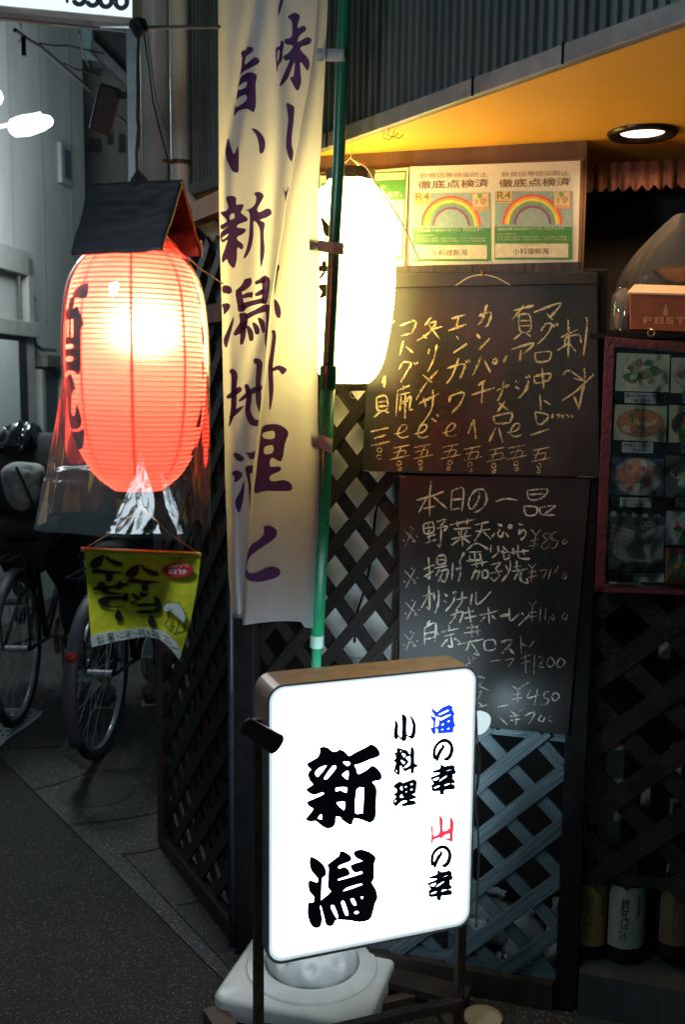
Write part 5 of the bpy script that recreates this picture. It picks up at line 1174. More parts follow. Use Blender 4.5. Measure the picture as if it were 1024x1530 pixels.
fr_t = thing('curtain_fringe', 'brown scalloped curtain fringe hanging below the ceiling above the dark doorway', 'curtain', FR.hit(950, 285, -.10))
mb = MB(); vs_ = []; n = 160
aa0, aa1 = FR.a(FR.hit(872, 260, -.1)), FR.a(FR.hit(1110, 260, -.1)); zt_ = FR.hit(900, 244, -.1).z; zb_ = FR.hit(900, 284, -.1).z
for i in range(n + 1):
    u = i / n; a = aa0 + (aa1 - aa0) * u; sc2 = abs(sin(u * pi * 13)); off = -.1 + .006 * sin(u * 70)
    vs_ += [FR.pt(a, zt_, off), FR.pt(a, zb_ - .012 * sc2 + .006, off + .004)]
mb.add(vs_, [(2 * i, 2 * i + 1, 2 * i + 3, 2 * i + 2) for i in range(n)]); mb.build('valance', mat('fringe_cloth', (.16, .06, .03), .8, 0, .5, 30, .3), fr_t, smooth=True, solid=.002)
# things seen through the front lattice
wp = mat('appliance_white', (.68, .68, .66), .5, 0, .2, 6, .1)
def fbox(x0, y0, x1, y1, off, th, m, nm, label, cat, bev=.006):
    a, b = FR.hit(x0, y1, off), FR.hit(x1, y0, off); mb = MB(); aa, ab = FR.a(a), FR.a(b)
    mb.box(FR.pt((aa + ab) / 2, (a.z + b.z) / 2, off - th / 2), abs(ab - aa), th, abs(b.z - a.z), X=FR.u, Y=FR.n); return mb.build(nm, m, None, label, cat, bevel=bev, loc=FR.pt((aa + ab) / 2, a.z, off))
fbox(478, 560, 592, 985, -.055, .2, wp, 'white_cabinet', 'pale cabinet standing behind the lattice next to the green pole', 'cabinet')
fbox(592, 600, 600, 1000, -.05, .02, mat('yellow_wood', (.42, .28, .12), .5), 'wooden_batten', 'thin yellowish batten behind the lattice edge of the lower chalkboard', 'batten')
mb = MB(); mb.tube([FR.hit(x, y, -.045) for x, y in catmull([(566, 740), (560, 780), (556, 830), (545, 880), (533, 920), (530, 960)], 3)], .003, 6); mb.build('hose', mat('cable_black'), label='thin dark hose on the pale cabinet behind the lattice', cat='hose', loc=FR.hit(556, 960, -.045))
fbox(515, 985, 560, 1003, -.05, .1, mat('pvc_white', (.5, .52, .53), .4), 'plastic_tray', 'small pale tray just above the illuminated sign behind the lattice', 'tray')
def bag(px, py, w_, h_, m, label, off=-.12, seed=1, nm='plastic_bag'):
    c = FR.hit(px, py, off); mb = MB(); prof_ = [(.05, 0), (.8, .02), (1, .25), (.95, .55), (.7, .85), (.3, 1.0), (.45, 1.12)]; n = 24; vs_ = []
    for r, z in prof_:
        for k in range(n):
            a = 2 * pi * k / n; j = 1 + .22 * noise.noise(V((cos(a) * 2, sin(a) * 2, z * 3 + seed))) + .06 * sin(a * 7 + z * 5); vs_.append(c + FR.u * (cos(a) * r * w_ / 2 * j) + FR.n * (sin(a) * r * w_ / 2 * j * .8) + V((0, 0, z * h_)))
    mb.add(vs_, [(i * n + k, i * n + (k + 1) % n, (i + 1) * n + (k + 1) % n, (i + 1) * n + k) for i in range(len(prof_) - 1) for k in range(n)])
    return mb.build(nm, m, None, label, 'bag', smooth=True, loc=c)
bagm = mat('bag_white', (.55, .55, .54), .35, 0, .2, 20, .6, 30)
bag(785, 1450, .12, .15, bagm, 'crumpled white plastic bag behind the lattice at the lower right', -.11, 1)
bag(735, 1400, .15, .11, mat('bag_grey', (.35, .37, .38), .4, 0, .2, 20, .6, 30), 'grey plastic bag behind the lattice next to the sign leg', -.13, 4)
bag(828, 1450, .05, .17, bagm, 'narrow white plastic bag wedged beside the black post', -.08, 7)
rb = thing('red_ball', 'red ball shaped toy with white marks behind the lattice', 'toy', FR.hit(748, 1460, -.06))
c = FR.hit(748, 1437, -.06); mb = MB(); mb.lathe([(.001, -.026), (.014, -.022), (.024, -.011), (.027, 0), (.024, .011), (.014, .022), (.001, .026)], c, 20); mb.build('body', mat('toy_red', (.35, .02, .03), .35), rb, smooth=True)
mb = MB(); fr_ = lambda x, y, d: FR.hit(x, y, -.0305)
for s_ in ('-6,-12 2,-14 0,0 5,8 -2,18 -6,10', '-16,-12 -9,-14 -9,-6 -14,-5', '4,-10 10,-12 10,-4'): mb.poly([[(748 + x, 1437 + y) for x, y in P2(s_)]], fr_, dz=1)
mb.build('white_marks', mat('white_plastic'), rb)
fbox(700, 1378, 728, 1400, -.02, .03, mat('socket_grey', (.35, .36, .37), .4), 'power_socket', 'grey outdoor socket box on the lattice right of the sign', 'socket', .003)
fbox(668, 1395, 690, 1450, -.10, .1, mat('bucket_blue', (.25, .32, .38), .5), 'storage_box', 'pale blue box behind the lattice below the sign corner', 'box')
for k, (x0, y0, x1, y1) in enumerate(((905, 1118, 935, 1170), (958, 1158, 975, 1205), (1000, 1118, 1022, 1165), (1000, 1205, 1022, 1245), (905, 1210, 930, 1260), (998, 1285, 1022, 1312), (882, 1268, 898, 1290), (985, 955, 1005, 985))):
    fbox(x0, y0, x1, y1, -.10, .05, mat('stored_grey', (.30, .31, .28), .6, 0, .3, 20), 'storage_carton', ['grey carton behind the dark right lattice', 'narrow pale carton upright behind the dark right lattice', 'pale carton at the right frame edge behind the lattice', 'lower pale carton at the right frame edge', 'dim brown grey carton low behind the right lattice', 'small carton just above the bottles at right', 'tiny beige carton above the ochre label bottle', 'small carton under the photo menu board'][k], 'carton')

# ================================================================== ILLUMINATED STAND SIGN
YA, YB = 1.92, 2.08
pA = atY(402, 1210, YA); pB = atY(706, 1190, YB); SP = Plane(pA, pB)
sign = thing('stand_sign', 'glowing white standing light box sign with black brush characters', 'sign', V(((pA.x + pB.x) / 2, (pA.y + pB.y) / 2, 0)))
zt1 = (SP.hit(410, 1022).z + SP.hit(700, 1000).z) / 2; zb1 = (SP.hit(410, 1425).z + SP.hit(695, 1392).z) / 2
a0s, a1s = SP.a(SP.hit(401, 1200)), SP.a(SP.hit(706, 1200))
def rrect(a0, a1, z0, z1, r, n=7):
    out = []
    for cx, cz, s in ((a1 - r, z1 - r, 0), (a0 + r, z1 - r, 90), (a0 + r, z0 + r, 180), (a1 - r, z0 + r, 270)):
        for i in range(n + 1):
            t = R(s + 90 * i / n); out.append((cx + r * cos(t), cz + r * sin(t)))
    return out
TH = .085; mb = MB()
outer = rrect(a0s - .0035, a1s + .0035, zb1 - .005, zt1 + .003, .034)
inr = rrect(a0s + .001, a1s - .001, zb1 + .001, zt1 - .001, .031)
n = len(outer); loopsets = [(inr, .000), (inr, .004), (outer, .004), (outer, -TH - .004), (inr, -TH - .004), (inr, -TH)]
vs_ = [SP.pt(a, z, o_) for l, o_ in loopsets for a, z in l]
mb.add(vs_, [(r * n + i, r * n + (i + 1) % n, (r + 1) * n + (i + 1) % n, (r + 1) * n + i) for r in range(5) for i in range(n)])
mb.build('housing', mat('sign_housing', (.50, .47, .44), .35, .25, .25, 30, .1), sign)
mt = emis('sign_panel', (.74, .90, 1), 8.0)
for off, nm in ((.001, 'front_panel'), (-TH - .001, 'back_panel')):
    l2 = rrect(a0s + .0008, a1s - .0008, zb1 + .0008, zt1 - .0008, .031)
    if off > 0:
        l3 = rrect(a0s + .0065, a1s - .0045, zb1 + .0055, zt1 - .0045, .028); l4 = rrect(a0s + .012, a1s - .008, zb1 + .009, zt1 - .008, .025)
        for la, lb, st_ in ((l2, l3, .82), (l3, l4, 1.25)):
            mb = MB(); mb.add([SP.pt(a, z, off) for a, z in la + lb], [(i, (i + 1) % n, n + (i + 1) % n, n + i) for i in range(n)]); mb.build('panel_edge', emis('sign_panel_edge', (.70, .86, .96), st_), sign)  # dimmer emission rings stand in for light falloff at the panel rim
        l2 = l4
    mb = MB(); mb.add([SP.pt(a, z, off) for a, z in l2], [tuple(range(n))]); mb.build(nm, mt if off > 0 else emis('sign_panel_rear', (.70, .90, 1), 3.6), sign)
fs = lambda x, y, d: SP.hit(x, y, .0018)
ink2 = mat('sign_black', (.008, .01, .025), .5); 
def chr_(loops, fn, **k):
    m1 = MB(); m1.poly(loops, fn, **k)
    for l in loops: q_ = catmull(l, 2, True); m1.stroke([(x, y) for x, y in q_ + q_[:1]], lambda x, y, d: SP.hit(x, y, .0022), 1.25, smooth=1)
    m1.build('character', ink2, sign)
S4 = lambda s_: tr(P2(s_), 440, 1090, 6.4); S5 = lambda s_: tr(P2(s_), 440, 1250, 6.4); S6 = lambda s_, dx=0, dy=0: tr(P2(s_), 570, 1040, 7.877, dx, dy); S7 = lambda s_: tr(P2(s_), 570, 1190, 7.877)
chr_([S4('242,188 250,172 290,168 325,180 368,214 415,205 432,194 470,205 500,232 526,256 580,225 700,165 735,145 775,162 805,195 818,230 800,260 720,285 620,328 572,340 592,375 612,430 700,385 742,348 785,368 822,410 836,455 818,482 780,488 744,502 770,535 786,580 780,700 776,830 755,872 720,888 670,870 575,845 552,902 530,908 490,885 448,852 450,838 397,830 392,890 370,930 320,944 275,928 205,872 160,880 110,858 140,820 182,760 145,735 123,695 200,660 283,620 272,598 230,612 190,622 145,605 115,572 180,528 150,490 134,440 140,405 162,380 118,330 220,272 248,210')] + [S4(h) for h in ('195,415 235,365 300,342 308,352 228,455', '282,465 365,345 405,365 325,465 300,480', '462,308 520,305 540,328 505,352', '455,435 490,400 520,398 512,482', '392,560 425,550 505,552 498,608 440,582 400,598', '402,705 430,690 487,692 475,775', '595,572 655,556 668,572 658,790 640,800 578,795', '222,850 258,805 268,860')], fs, smooth=2, dz=1)
chr_([S5('150,205 175,198 230,230 275,270 300,320 298,370 265,398 258,500 253,600 262,605 355,525 325,490 330,300 318,270 430,185 432,145 480,148 530,180 545,215 520,240 440,268 420,285 422,308 440,308 470,292 510,310 528,345 515,372 425,400 432,420 640,360 650,340 640,330 580,342 545,300 548,272 640,240 658,232 600,205 572,170 580,140 640,126 720,150 770,190 776,220 762,260 760,400 738,440 775,500 795,580 770,640 745,740 715,795 620,815 540,800 430,793 392,800 375,840 345,855 305,840 290,780 265,690 252,652 245,680 262,780 255,840 235,868 185,868 150,820 130,750 130,680 138,635 185,628 190,575 150,530 135,470 140,425 170,425 218,440 228,400 175,340 150,280')] + [S5(h) for h in ('470,515 500,488 600,455 650,450 640,468 485,522', '535,600 570,590 598,650 575,662 555,645', '630,575 662,572 650,602', '572,722 595,708 622,722 600,742 578,740', '445,630 480,618 520,740 505,755 485,750', '345,675 380,655 422,765 400,778')], fs, smooth=2, dz=1)
chr_([S6('160,275 200,340 195,450 245,475 248,260 238,220 255,213 290,240 298,290 295,445 352,460 372,340 340,242 355,240 395,300 407,370 398,460 372,502 345,495 298,470 295,510 270,530 245,522 200,480 185,512 168,505 150,465 162,330')], fs, dz=1)
chr_([S6('145,640 165,668 190,655 188,610 215,618 240,620 255,632 300,640 342,690 348,600 365,602 388,640 388,790 415,802 428,830 390,842 385,890 368,912 348,905 345,855 285,885 262,870 248,830 222,820 215,915 200,930 150,890 175,790 145,760 172,735 168,700')] + [S6(h) for h in ('176,690 184,675 188,708', '225,642 238,640 234,662 223,660', '240,680 262,668 292,700 268,724', '226,762 242,748 272,770 286,778 262,806', '295,722 342,704 342,815 275,850 268,835 325,775 295,742', '172,884 185,858 188,903')], fs, dz=1, smooth=1)
chr_([S6('140,1062 215,1008 245,1018 262,1025 385,978 412,1000 415,1030 400,1140 350,1155 400,1175 412,1200 345,1215 340,1232 395,1232 415,1270 300,1290 262,1295 238,1275 300,1250 298,1228 240,1235 170,1300 145,1270 142,1230 180,1185 145,1160 182,1135 180,1090')] + [S6(h) for h in ('217,1085 248,1055 250,1115', '277,1065 303,1057 299,1078 281,1080', '342,1036 373,1027 369,1047 346,1050', '277,1126 303,1117 299,1136', '342,1096 370,1087 368,1109 346,1113', '217,1178 248,1150 252,1182 292,1182 242,1200 222,1196', '152,1236 174,1220 180,1235 161,1252')], fs, dz=1, smooth=1)
no = '608,730 610,640 640,570 700,515 755,503 810,525 845,580 850,650 830,715 790,755 765,760 732,738 780,715 812,650 812,590 780,550 740,540 690,560 655,600 638,650 640,700 655,690 685,630 715,600 718,568 740,585 742,610 700,680 665,765 650,762 635,740'
sa = ['695,815 715,812 750,830 835,812 865,835 862,860 875,890 870,915 840,922 848,950 838,970 865,1000 862,1022 780,1030 745,1042 750,1062 820,1035 860,1050 870,1078 850,1095 745,1105 740,1150 715,1158 692,1145 690,1115 625,1120 595,1105 600,1075 588,1055 620,1030 600,990 583,960 640,940 690,915 685,900 615,902 600,888 695,855', '752,884 823,860 826,870 766,888', '604,984 640,962 686,954 655,998', '680,998 720,962 772,934 776,945 720,988 692,1004', '614,1083 650,1060 688,1050 686,1068 640,1088']
dy2 = (1190 - 1040) * 7.877
chr_([S6(no)], fs, dz=1, smooth=2); chr_([S6(no, -24, dy2 + 72)], fs, dz=1, smooth=2)
chr_([S6(h) for h in sa], fs, dz=1, smooth=1); chr_([S6(h, -35, dy2 + 63) for h in sa], fs, dz=1, smooth=1)

mb = MB(); mb.poly([S6('585,125 655,185 720,130 800,98 850,125 838,155 870,205 855,245 862,300 878,345 855,375 850,435 700,440 685,455 668,440 665,395 640,385 645,430 630,460 605,445 580,390 578,358 610,370 612,300 585,260 572,232 600,232 628,250 625,225 595,185')] + [S6(h) for h in ('677,214 788,162 793,174 690,224', '647,242 700,262 813,215 816,225 705,286 668,267 680,305 671,348 638,366', '709,336 737,322 734,334 716,346', '779,300 806,287 803,299 785,306', '706,396 729,387 724,400', '779,383 801,374 799,387 783,391')], fs, dz=1, smooth=1)
mb.build('character', emis('sign_blue', (.015, .07, .95), 1.0), sign)
mb = MB(); mb.poly([S7('585,335 615,375 618,465 675,440 685,380 680,235 700,228 730,280 725,405 805,370 805,260 825,250 855,300 848,450 842,530 820,535 760,510 680,488 615,515 612,545 598,552 585,540 590,440'), S7('722,478 798,440 800,490')], fs, dz=1, smooth=2)
mb.build('character', emis('sign_red', (1.0, .05, .09), 1.0), sign)
# frame: legs, rails, side clamps
frm = mat('frame_rust', (.12, .085, .065), .5, .5, .5, 40, .4)
zc1 = SP.hit(385, 1085).z
for a_, nm in ((SP.a(SP.hit(386, 1400, -.045)), 'leg'), (SP.a(SP.hit(689, 1400, -.045)), 'leg')):
    mb = MB(); base = SP.pt(a_, .02, -.045); topz = SP.hit(385, 1085).z
    mb.box(SP.pt(a_, (topz + .0) / 2, -.045), .020, .020, topz, X=SP.u, Y=SP.n); mb.build(nm, frm, sign, bevel=.002)
aL_, aR_ = SP.a(SP.hit(386, 1400, -.045)), SP.a(SP.hit(689, 1400, -.045))
for a_ in (aL_, aR_): mb = MB(); mb.box(SP.pt(a_, .013, -.06), .026, .34, .026, X=SP.u, Y=SP.n); mb.build('foot_rail', frm, sign, bevel=.002)
mb = MB(); zr_ = SP.hit(689, 1497, -.035).z; mb.box(SP.pt((aL_ + aR_) / 2, zr_, -.035), aR_ - aL_, .022, .022, X=SP.u, Y=SP.n); mb.box(SP.pt((aL_ + aR_) / 2, .013, -.21), aR_ - aL_, .024, .024, X=SP.u, Y=SP.n); mb.build('cross_rail', frm, sign, bevel=.002)
mb = MB(); A1, B1 = SP.hit(366, 1083, .012), SP.hit(417, 1114, .014)
X = (B1 - A1).normalized(); Y = V((0, 0, 1)).cross(X).normalized(); Z = X.cross(Y)
l_ = [(t * .5 * (B1 - A1).length, w_) for t, w_ in ((-1.1, -.006), (-1.0, -.017), (.9, -.022), (1.06, -.014), (1.1, .0), (1.06, .014), (.9, .022), (-1, .017), (-1.1, .006))]
mb.prism([(A1 + B1) / 2 + X * a + Z * b + Y * -.004 for a, b in l_], Y * .008); mb.build('side_clamp', mat('clamp_dark', (.06, .055, .05), .35, .5), sign, bevel=.003)
c = SP.hit(716, 1079, -.045); ax_ = (SP.u * .8 - SP.n * .12 + V((0, 0, -.62))).normalized(); px2 = ax_.cross(V((0, 0, 1))).normalized(); py2 = px2.cross(ax_)
mb = MB(); mb.lathe([(.001, -.022), (.016, -.020), (.024, -.008), (.027, .004), (.027, .008)], c, 28, X=px2, Y=py2, Z=ax_); mb.build('side_lamp_shell', emis('side_lamp_glow', (.72, .92, .95), .9), sign, smooth=True, auto=50)
mb = MB(); mb.lathe([(.0005, .009), (.018, .008), (.0255, .005)], c, 28, X=px2, Y=py2, Z=ax_); mb.build('side_lamp_lens', emis('side_lamp', (.75, .93, 1), 4), sign)
sl_ = bpy.data.lights.new('side_lamp_light', 'SPOT'); sl_.energy = .9; sl_.color = (.66, .9, 1); sl_.spot_size = R(165); sl_.spot_blend = .7; sl_.shadow_soft_size = .03
so_ = bpy.data.objects.new('side_lamp_light', sl_); COL.objects.link(so_); so_.parent = sign; so_.location = c + ax_ * .03 - sign.location; so_.rotation_mode = 'QUATERNION'; so_.rotation_quaternion = (-ax_).to_track_quat('Z', 'Y')
mb = MB(); mb.tube([SP.hit(x, y, -.02) for x, y in catmull([(706, 1062), (711, 1085), (710, 1110), (715, 1150), (711, 1200), (716, 1260), (714, 1330), (712, 1385)], 4)], .0022, 8); mb.build('power_cord', mat('cord_white', (.5, .5, .48), .5), sign, smooth=True)
mb = MB(); mb.tube([SP.hit(x, y, -.018) for x, y in catmull([(712, 1062), (713, 1080), (714, 1105), (718, 1140), (714, 1180)], 4)], .0016, 8); mb.build('power_cord', mat('cord_white'), sign, smooth=True)

# white banner base
bcx = atZ(466, 1478, .0); bs_ = thing('water_weight', 'white plastic water filled base holding the green banner pole', 'pole base', V((bcx.x, bcx.y, 0)))
wpl = mat('base_plastic', (.78, .79, .80), .38, 0, .1, 14, .12, 60)
yaw = R(-16); X = V((cos(yaw), sin(yaw), 0)); Y = V((-sin(yaw), cos(yaw), 0)); C0 = V((bcx.x, bcx.y, 0))
hs = .19
def rsq(h, r, z, n=6):
    out = []
    for cx, cy_, s in ((h - r, h - r, 0), (-h + r, h - r, 90), (-h + r, -h + r, 180), (h - r, -h + r, 270)):
        for i in range(n + 1):
            t = R(s + 90 * i / n); out.append(C0 + X * (cx + r * cos(t)) + Y * (cy_ + r * sin(t)) + V((0, 0, z)))
    return out
lv = [rsq(hs - .008, .03, .006), rsq(hs, .035, .012), rsq(hs, .035, .050), rsq(hs - .003, .034, .058), rsq(hs - .012, .03, .062), rsq(.06, .05, .063)]
n = len(lv[0]); mb = MB(); mb.add([p for l in lv for p in l], [(r * n + i, r * n + (i + 1) % n, (r + 1) * n + (i + 1) % n, (r + 1) * n + i) for r in range(5) for i in range(n)] + [tuple(range(n))[::-1], tuple(range(5 * n, 6 * n))])
mb.build('slab', wpl, bs_, smooth=True, auto=50)
mb = MB(); mb.lathe([(.165, .060), (.160, .068), (.140, .073), (.118, .076)], C0, 56); mb.build('step_ring', wpl, bs_, smooth=True, auto=30)
# dome with dimples
nn_, mm_ = 96, 22; vs_ = []
for j in range(mm_ + 1):
    t = j / mm_; r = .112 * cos(t * pi / 2 * .86) ** .8; z = .070 + .066 * sin(t * pi / 2 * .98)
    for k in range(nn_):
        a = 2 * pi * k / nn_; dmp = 0
        for q_ in range(8):
            da = (a - 2 * pi * q_ / 8 + pi) % (2 * pi) - pi; dmp += math.exp(-(da / .13) ** 2 - ((t - .45) / .11) ** 2)
        lob = .006 * cos(a * 8) * (1 - t) * sin(pi * min(1, t * 1.5))
        vs_.append(C0 + V((cos(a), sin(a), 0)) * (r - dmp * .008 + lob) + V((0, 0, z - dmp * .010)))
mb = MB(); mb.add(vs_, [(j * nn_ + k, j * nn_ + (k + 1) % nn_, (j + 1) * nn_ + (k + 1) % nn_, (j + 1) * nn_ + k) for j in range(mm_) for k in range(nn_)] + [tuple(range(mm_ * nn_, (mm_ + 1) * nn_))]); mb.build('dome', wpl, bs_, smooth=True)
mb = MB(); mb.lathe([(.040, .134), (.042, .146), (.036, .150), (.030, .148), (.028, .142)], C0, 36); mb.build('socket', wpl, bs_, smooth=True, auto=40)
mb = MB(); mb.lathe([(.024, .142), (.024, .20), (.018, .20)], C0, 30); mb.build('sleeve', mat('clear_sleeve', (.55, .60, .63), .2, spec=.7), bs_, smooth=True)
cc = C0 + V((.088, .052, 0)); mb = MB(); mb.lathe([(.024, .095), (.024, .134), (.022, .138), (.001, .138)], cc, 28); mb.box(cc + V((0, 0, .1395)), .030, .006, .004); mb.build('filler_cap', wpl, bs_, smooth=True, auto=40)
# small pale dish at lower right, dark plank beneath the frame
c = atZ(722, 1524, .02); mb = MB(); mb.lathe([(.001, 0), (.035, 0), (.045, .006), (.046, .009), (.034, .004), (.001, .003)], c, 32); mb.build('dish', mat('dish_cream', (.55, .50, .35), .35), label='small cream dish on the ground at the foot of the lattice', cat='dish', smooth=True, loc=c)
mb = MB(); mb.bar(atZ(318, 1512, .02), atZ(350, 1560, .02), .05, .03); mb.build('wood_offcut', mat('offcut', (.10, .06, .045), .6, 0, .4, 40), label='short brown timber offcut beside the white banner base', cat='timber', loc=atZ(330, 1525, 0))
mb = MB(); mb.bar(atZ(560, 1455, .03), atZ(700, 1492, .03), .07, .02); mb.build('plank', wood, label='dark plank lying along the foot of the front lattice', cat='plank', loc=atZ(630, 1480, 0))

# ================================================================== BICYCLES AND RIDERS
tyre = mat('tyre', (.012, .012, .013), .7); alloy = mat('alloy', (.55, .56, .58), .25, .9, .1, 30); fpaint = mat('bike_paint', (.02, .022, .03), .3, .3)
mudg = mat('mudguard', (.09, .085, .11), .5, .0); reflr = mat('reflector_red', (.45, .02, .02), .2)
def bicycle(contact, yaw, label):
    t = thing('bicycle', label, 'bicycle', contact, 'bicycles in the alley')
    fw = V((sin(yaw), cos(yaw), 0)); sd = V((cos(yaw), -sin(yaw), 0)); up = V((0, 0, 1)); RW = .335
    L = lambda a, b, c_=0: contact + fw * a + sd * c_ + up * b
    for ax in (0, 1.08):
        c = L(ax, RW); wh = MB(); n = 48
        def ring(mb, rr, rt, m_=10): 
            path = [c + (fw * cos(2 * pi * k / n) + up * sin(2 * pi * k / n)) * rr for k in range(n)]; vs_ = []
            for k, p in enumerate(path):
                o_ = (p - c).normalized()
                for j in range(m_): vs_.append(p + o_ * cos(2 * pi * j / m_) * rt + sd * sin(2 * pi * j / m_) * rt)
            mb.add(vs_, [(k * m_ + j, k * m_ + (j + 1) % m_, ((k + 1) % n) * m_ + (j + 1) % m_, ((k + 1) % n) * m_ + j) for k in range(n) for j in range(m_)])
        ring(wh, RW - .018, .018); wo = wh.build('wheel', tyre, t, smooth=True)
        rm = MB(); ring(rm, RW - .042, .011, 6); rm.build('rim', alloy, wo, smooth=True)
        sp = MB()
        for k in range(28):
            a = 2 * pi * k / 28; e = c + (fw * cos(a) + up * sin(a)) * (RW - .05); h_ = c + (fw * cos(a + .6) + up * sin(a + .6)) * .02 + sd * (.025 if k % 2 else -.025); sp.tube([h_, e], .0011, 4, caps=False)
        sp.build('spokes', alloy, wo)
        hb = MB(); hb.tube([c - sd * .05, c + sd * .05], .018, 12); hb.build('hub', alloy, wo)
        mg = MB(); vs_ = []; m0, m1 = (R(75), R(215)) if ax == 0 else (R(40), R(150)); N_ = 20
        for i in range(N_ + 1):
            a = m0 + (m1 - m0) * i / N_; o_ = fw * cos(a) + up * sin(a)
            for w_, dr in ((-.028, -.012), (-.016, 0), (.016, 0), (.028, -.012)): vs_.append(c + o_ * (RW + .014 + dr) + sd * w_)
        mg.add(vs_, [(i * 4 + j, i * 4 + j + 1, i * 4 + j + 5, i * 4 + j + 4) for i in range(N_) for j in range(3)]); mg.build('mudguard', mudg, t, smooth=True, solid=.002)
    fr = MB(); bb = L(.45, .28); st = L(.30, .72); hd = L(.90, .86); hd2 = L(.95, .66)
    for a, b, r in ((bb, st, .014), (bb, hd2, .018), (L(.29, .66), hd, .014), (hd, hd2, .018)): fr.tube([a, b], r, 10)
    for s in (-1, 1):
        fr.tube([L(0, RW, .055 * s), bb + sd * .03 * s], .009, 8); fr.tube([L(0, RW, .055 * s), st + sd * .015 * s - up * .05], .007, 8); fr.tube([L(1.08, RW, .05 * s), hd2 + sd * .04 * s, hd2], .010, 8)
    fr.build('frame', fpaint, t, smooth=True)
    mb = MB(); mb.lathe([(.001, -.004), (.085, -.004), (.09, 0), (.085, .004), (.001, .004)], bb + sd * .06, 28, X=fw, Y=up, Z=sd); mb.build('chainring', alloy, t)
    for s, an in ((1, R(-80)), (-1, R(100))):
        cr_ = MB(); e = bb + sd * .075 * s + (fw * cos(an) + up * sin(an)) * .17; cr_.tube([bb + sd * .06 * s, bb + sd * .075 * s, e], .009, 8); co = cr_.build('crank', alloy, t)
        pd = MB(); pd.box(e + sd * .055 * s, .085, .07, .018, X=sd, Y=fw); pd.build('pedal', mat('pedal_grey', (.12, .11, .10), .6), co, bevel=.004)
    sd_ = MB(); vs_ = []
    for a, w_, z in ((-.14, .075, .80), (-.06, .085, .815), (.04, .05, .81), (.12, .022, .80)):
        for k in range(8): vs_.append(L(.26 + a, z, 0) + sd * cos(2 * pi * k / 8) * w_ + up * sin(2 * pi * k / 8) * .022)
    sd_.add(vs_, [(i * 8 + k, i * 8 + (k + 1) % 8, (i + 1) * 8 + (k + 1) % 8, (i + 1) * 8 + k) for i in range(3) for k in range(8)] + [tuple(range(8)), tuple(range(24, 32))]); sd_.build('saddle', blackp, t, smooth=True)
    sp_ = MB(); sp_.tube([st, L(.28, .80)], .012, 8); sp_.build('seatpost', alloy, t)
    hb = MB(); hb.tube([hd, L(.88, 1.0), L(.92, 1.02)], .011, 8); hb.tube([L(.80, .98, -.28), L(.90, 1.01, -.2), L(.93, 1.02, 0), L(.90, 1.01, .2), L(.80, .98, .28)], .011, 8); hb.build('handlebar', alloy, t, smooth=True)
    rk = MB()
    for s in (-.05, 0, .05): rk.tube([L(-.22, .76, s), L(.25, .76, s)], .005, 6)
    rk.tube([L(0, RW, .06), L(-.05, .76, .06)], .004, 6); rk.tube([L(0, RW, -.06), L(-.05, .76, -.06)], .004, 6); rk.tube([L(-.22, .76, -.05), L(-.22, .76, .05)], .005, 6); rk.build('rear_rack', fpaint, t)
    rl = MB(); rl.lathe([(.001, .012), (.02, .008), (.024, 0)], L(-RW * .93, RW + .15), 16, X=sd, Y=up, Z=-fw); rl.build('rear_reflector', reflr, t, smooth=True)
    ks = MB(); ks.tube([L(0, RW, -.07), L(-.03, .02, -.14)], .006, 6); ks.build('kickstand', alloy, t)
    return L
c1 = atZ(28, 1082, 0); c2_ = atZ(152, 1128, 0)
LB1 = bicycle(V((c1.x, c1.y, 0)), R(-1), 'dark city bicycle at the left edge ridden by the helmeted cyclist')
LB2 = bicycle(V((c2_.x, c2_.y, 0)), R(5), 'bicycle with grey mudguard and bright rear rim below the yellow pennant')

def skinmesh(name, m, parent, pts, edges, label=None, sub=2):
    base = wloc(parent); me = bpy.data.meshes.new(name); me.from_pydata([V(p[:3]) - base for p in pts], edges, [])
    o = bpy.data.objects.new(name, me); COL.objects.link(o)
    o.modifiers.new('skin', 'SKIN'); s_ = o.modifiers.new('sub', 'SUBSURF'); s_.levels = sub; s_.render_levels = sub
    for i, d in enumerate(me.skin_vertices[0].data):
        r = pts[i][3]; ry = pts[i][4] if len(pts[i]) > 4 else r; d.radius = (r, ry); d.use_root = (i == 0)
    dg = bpy.context.evaluated_depsgraph_get(); me2 = bpy.data.meshes.new_from_object(o.evaluated_get(dg)); me2.name = name
    o.modifiers.clear(); o.data = me2; me2.shade_smooth(); me2.materials.clear(); me2.materials.append(m); o.parent = parent
    if label: o['label'] = label
    return o
skinc = mat('skin', (.42, .27, .20), .5, 0, .1, 20); jack = mat('jacket_black', (.012, .012, .014), .75, 0, .4, 10, .8, 25); trou = mat('trousers_black', (.010, .010, .012), .8, 0, .3, 12, .8, 30)
def ell(mb, c, rx, ry, rz, X, Y, Z, n=24, m_=14, deform=None):
    vs_ = []
    for j in range(m_ + 1):
        ph = -pi / 2 + pi * j / m_
        for k in range(n):
            a = 2 * pi * k / n; p = V((cos(ph) * cos(a), cos(ph) * sin(a), sin(ph)))
            s_ = deform(p) if deform else 1
            vs_.append(c + X * p.x * rx * s_ + Y * p.y * ry * s_ + Z * p.z * rz * s_)
    mb.add(vs_, [(j * n + k, j * n + (k + 1) % n, (j + 1) * n + (k + 1) % n, (j + 1) * n + k) for j in range(m_) for k in range(n)])
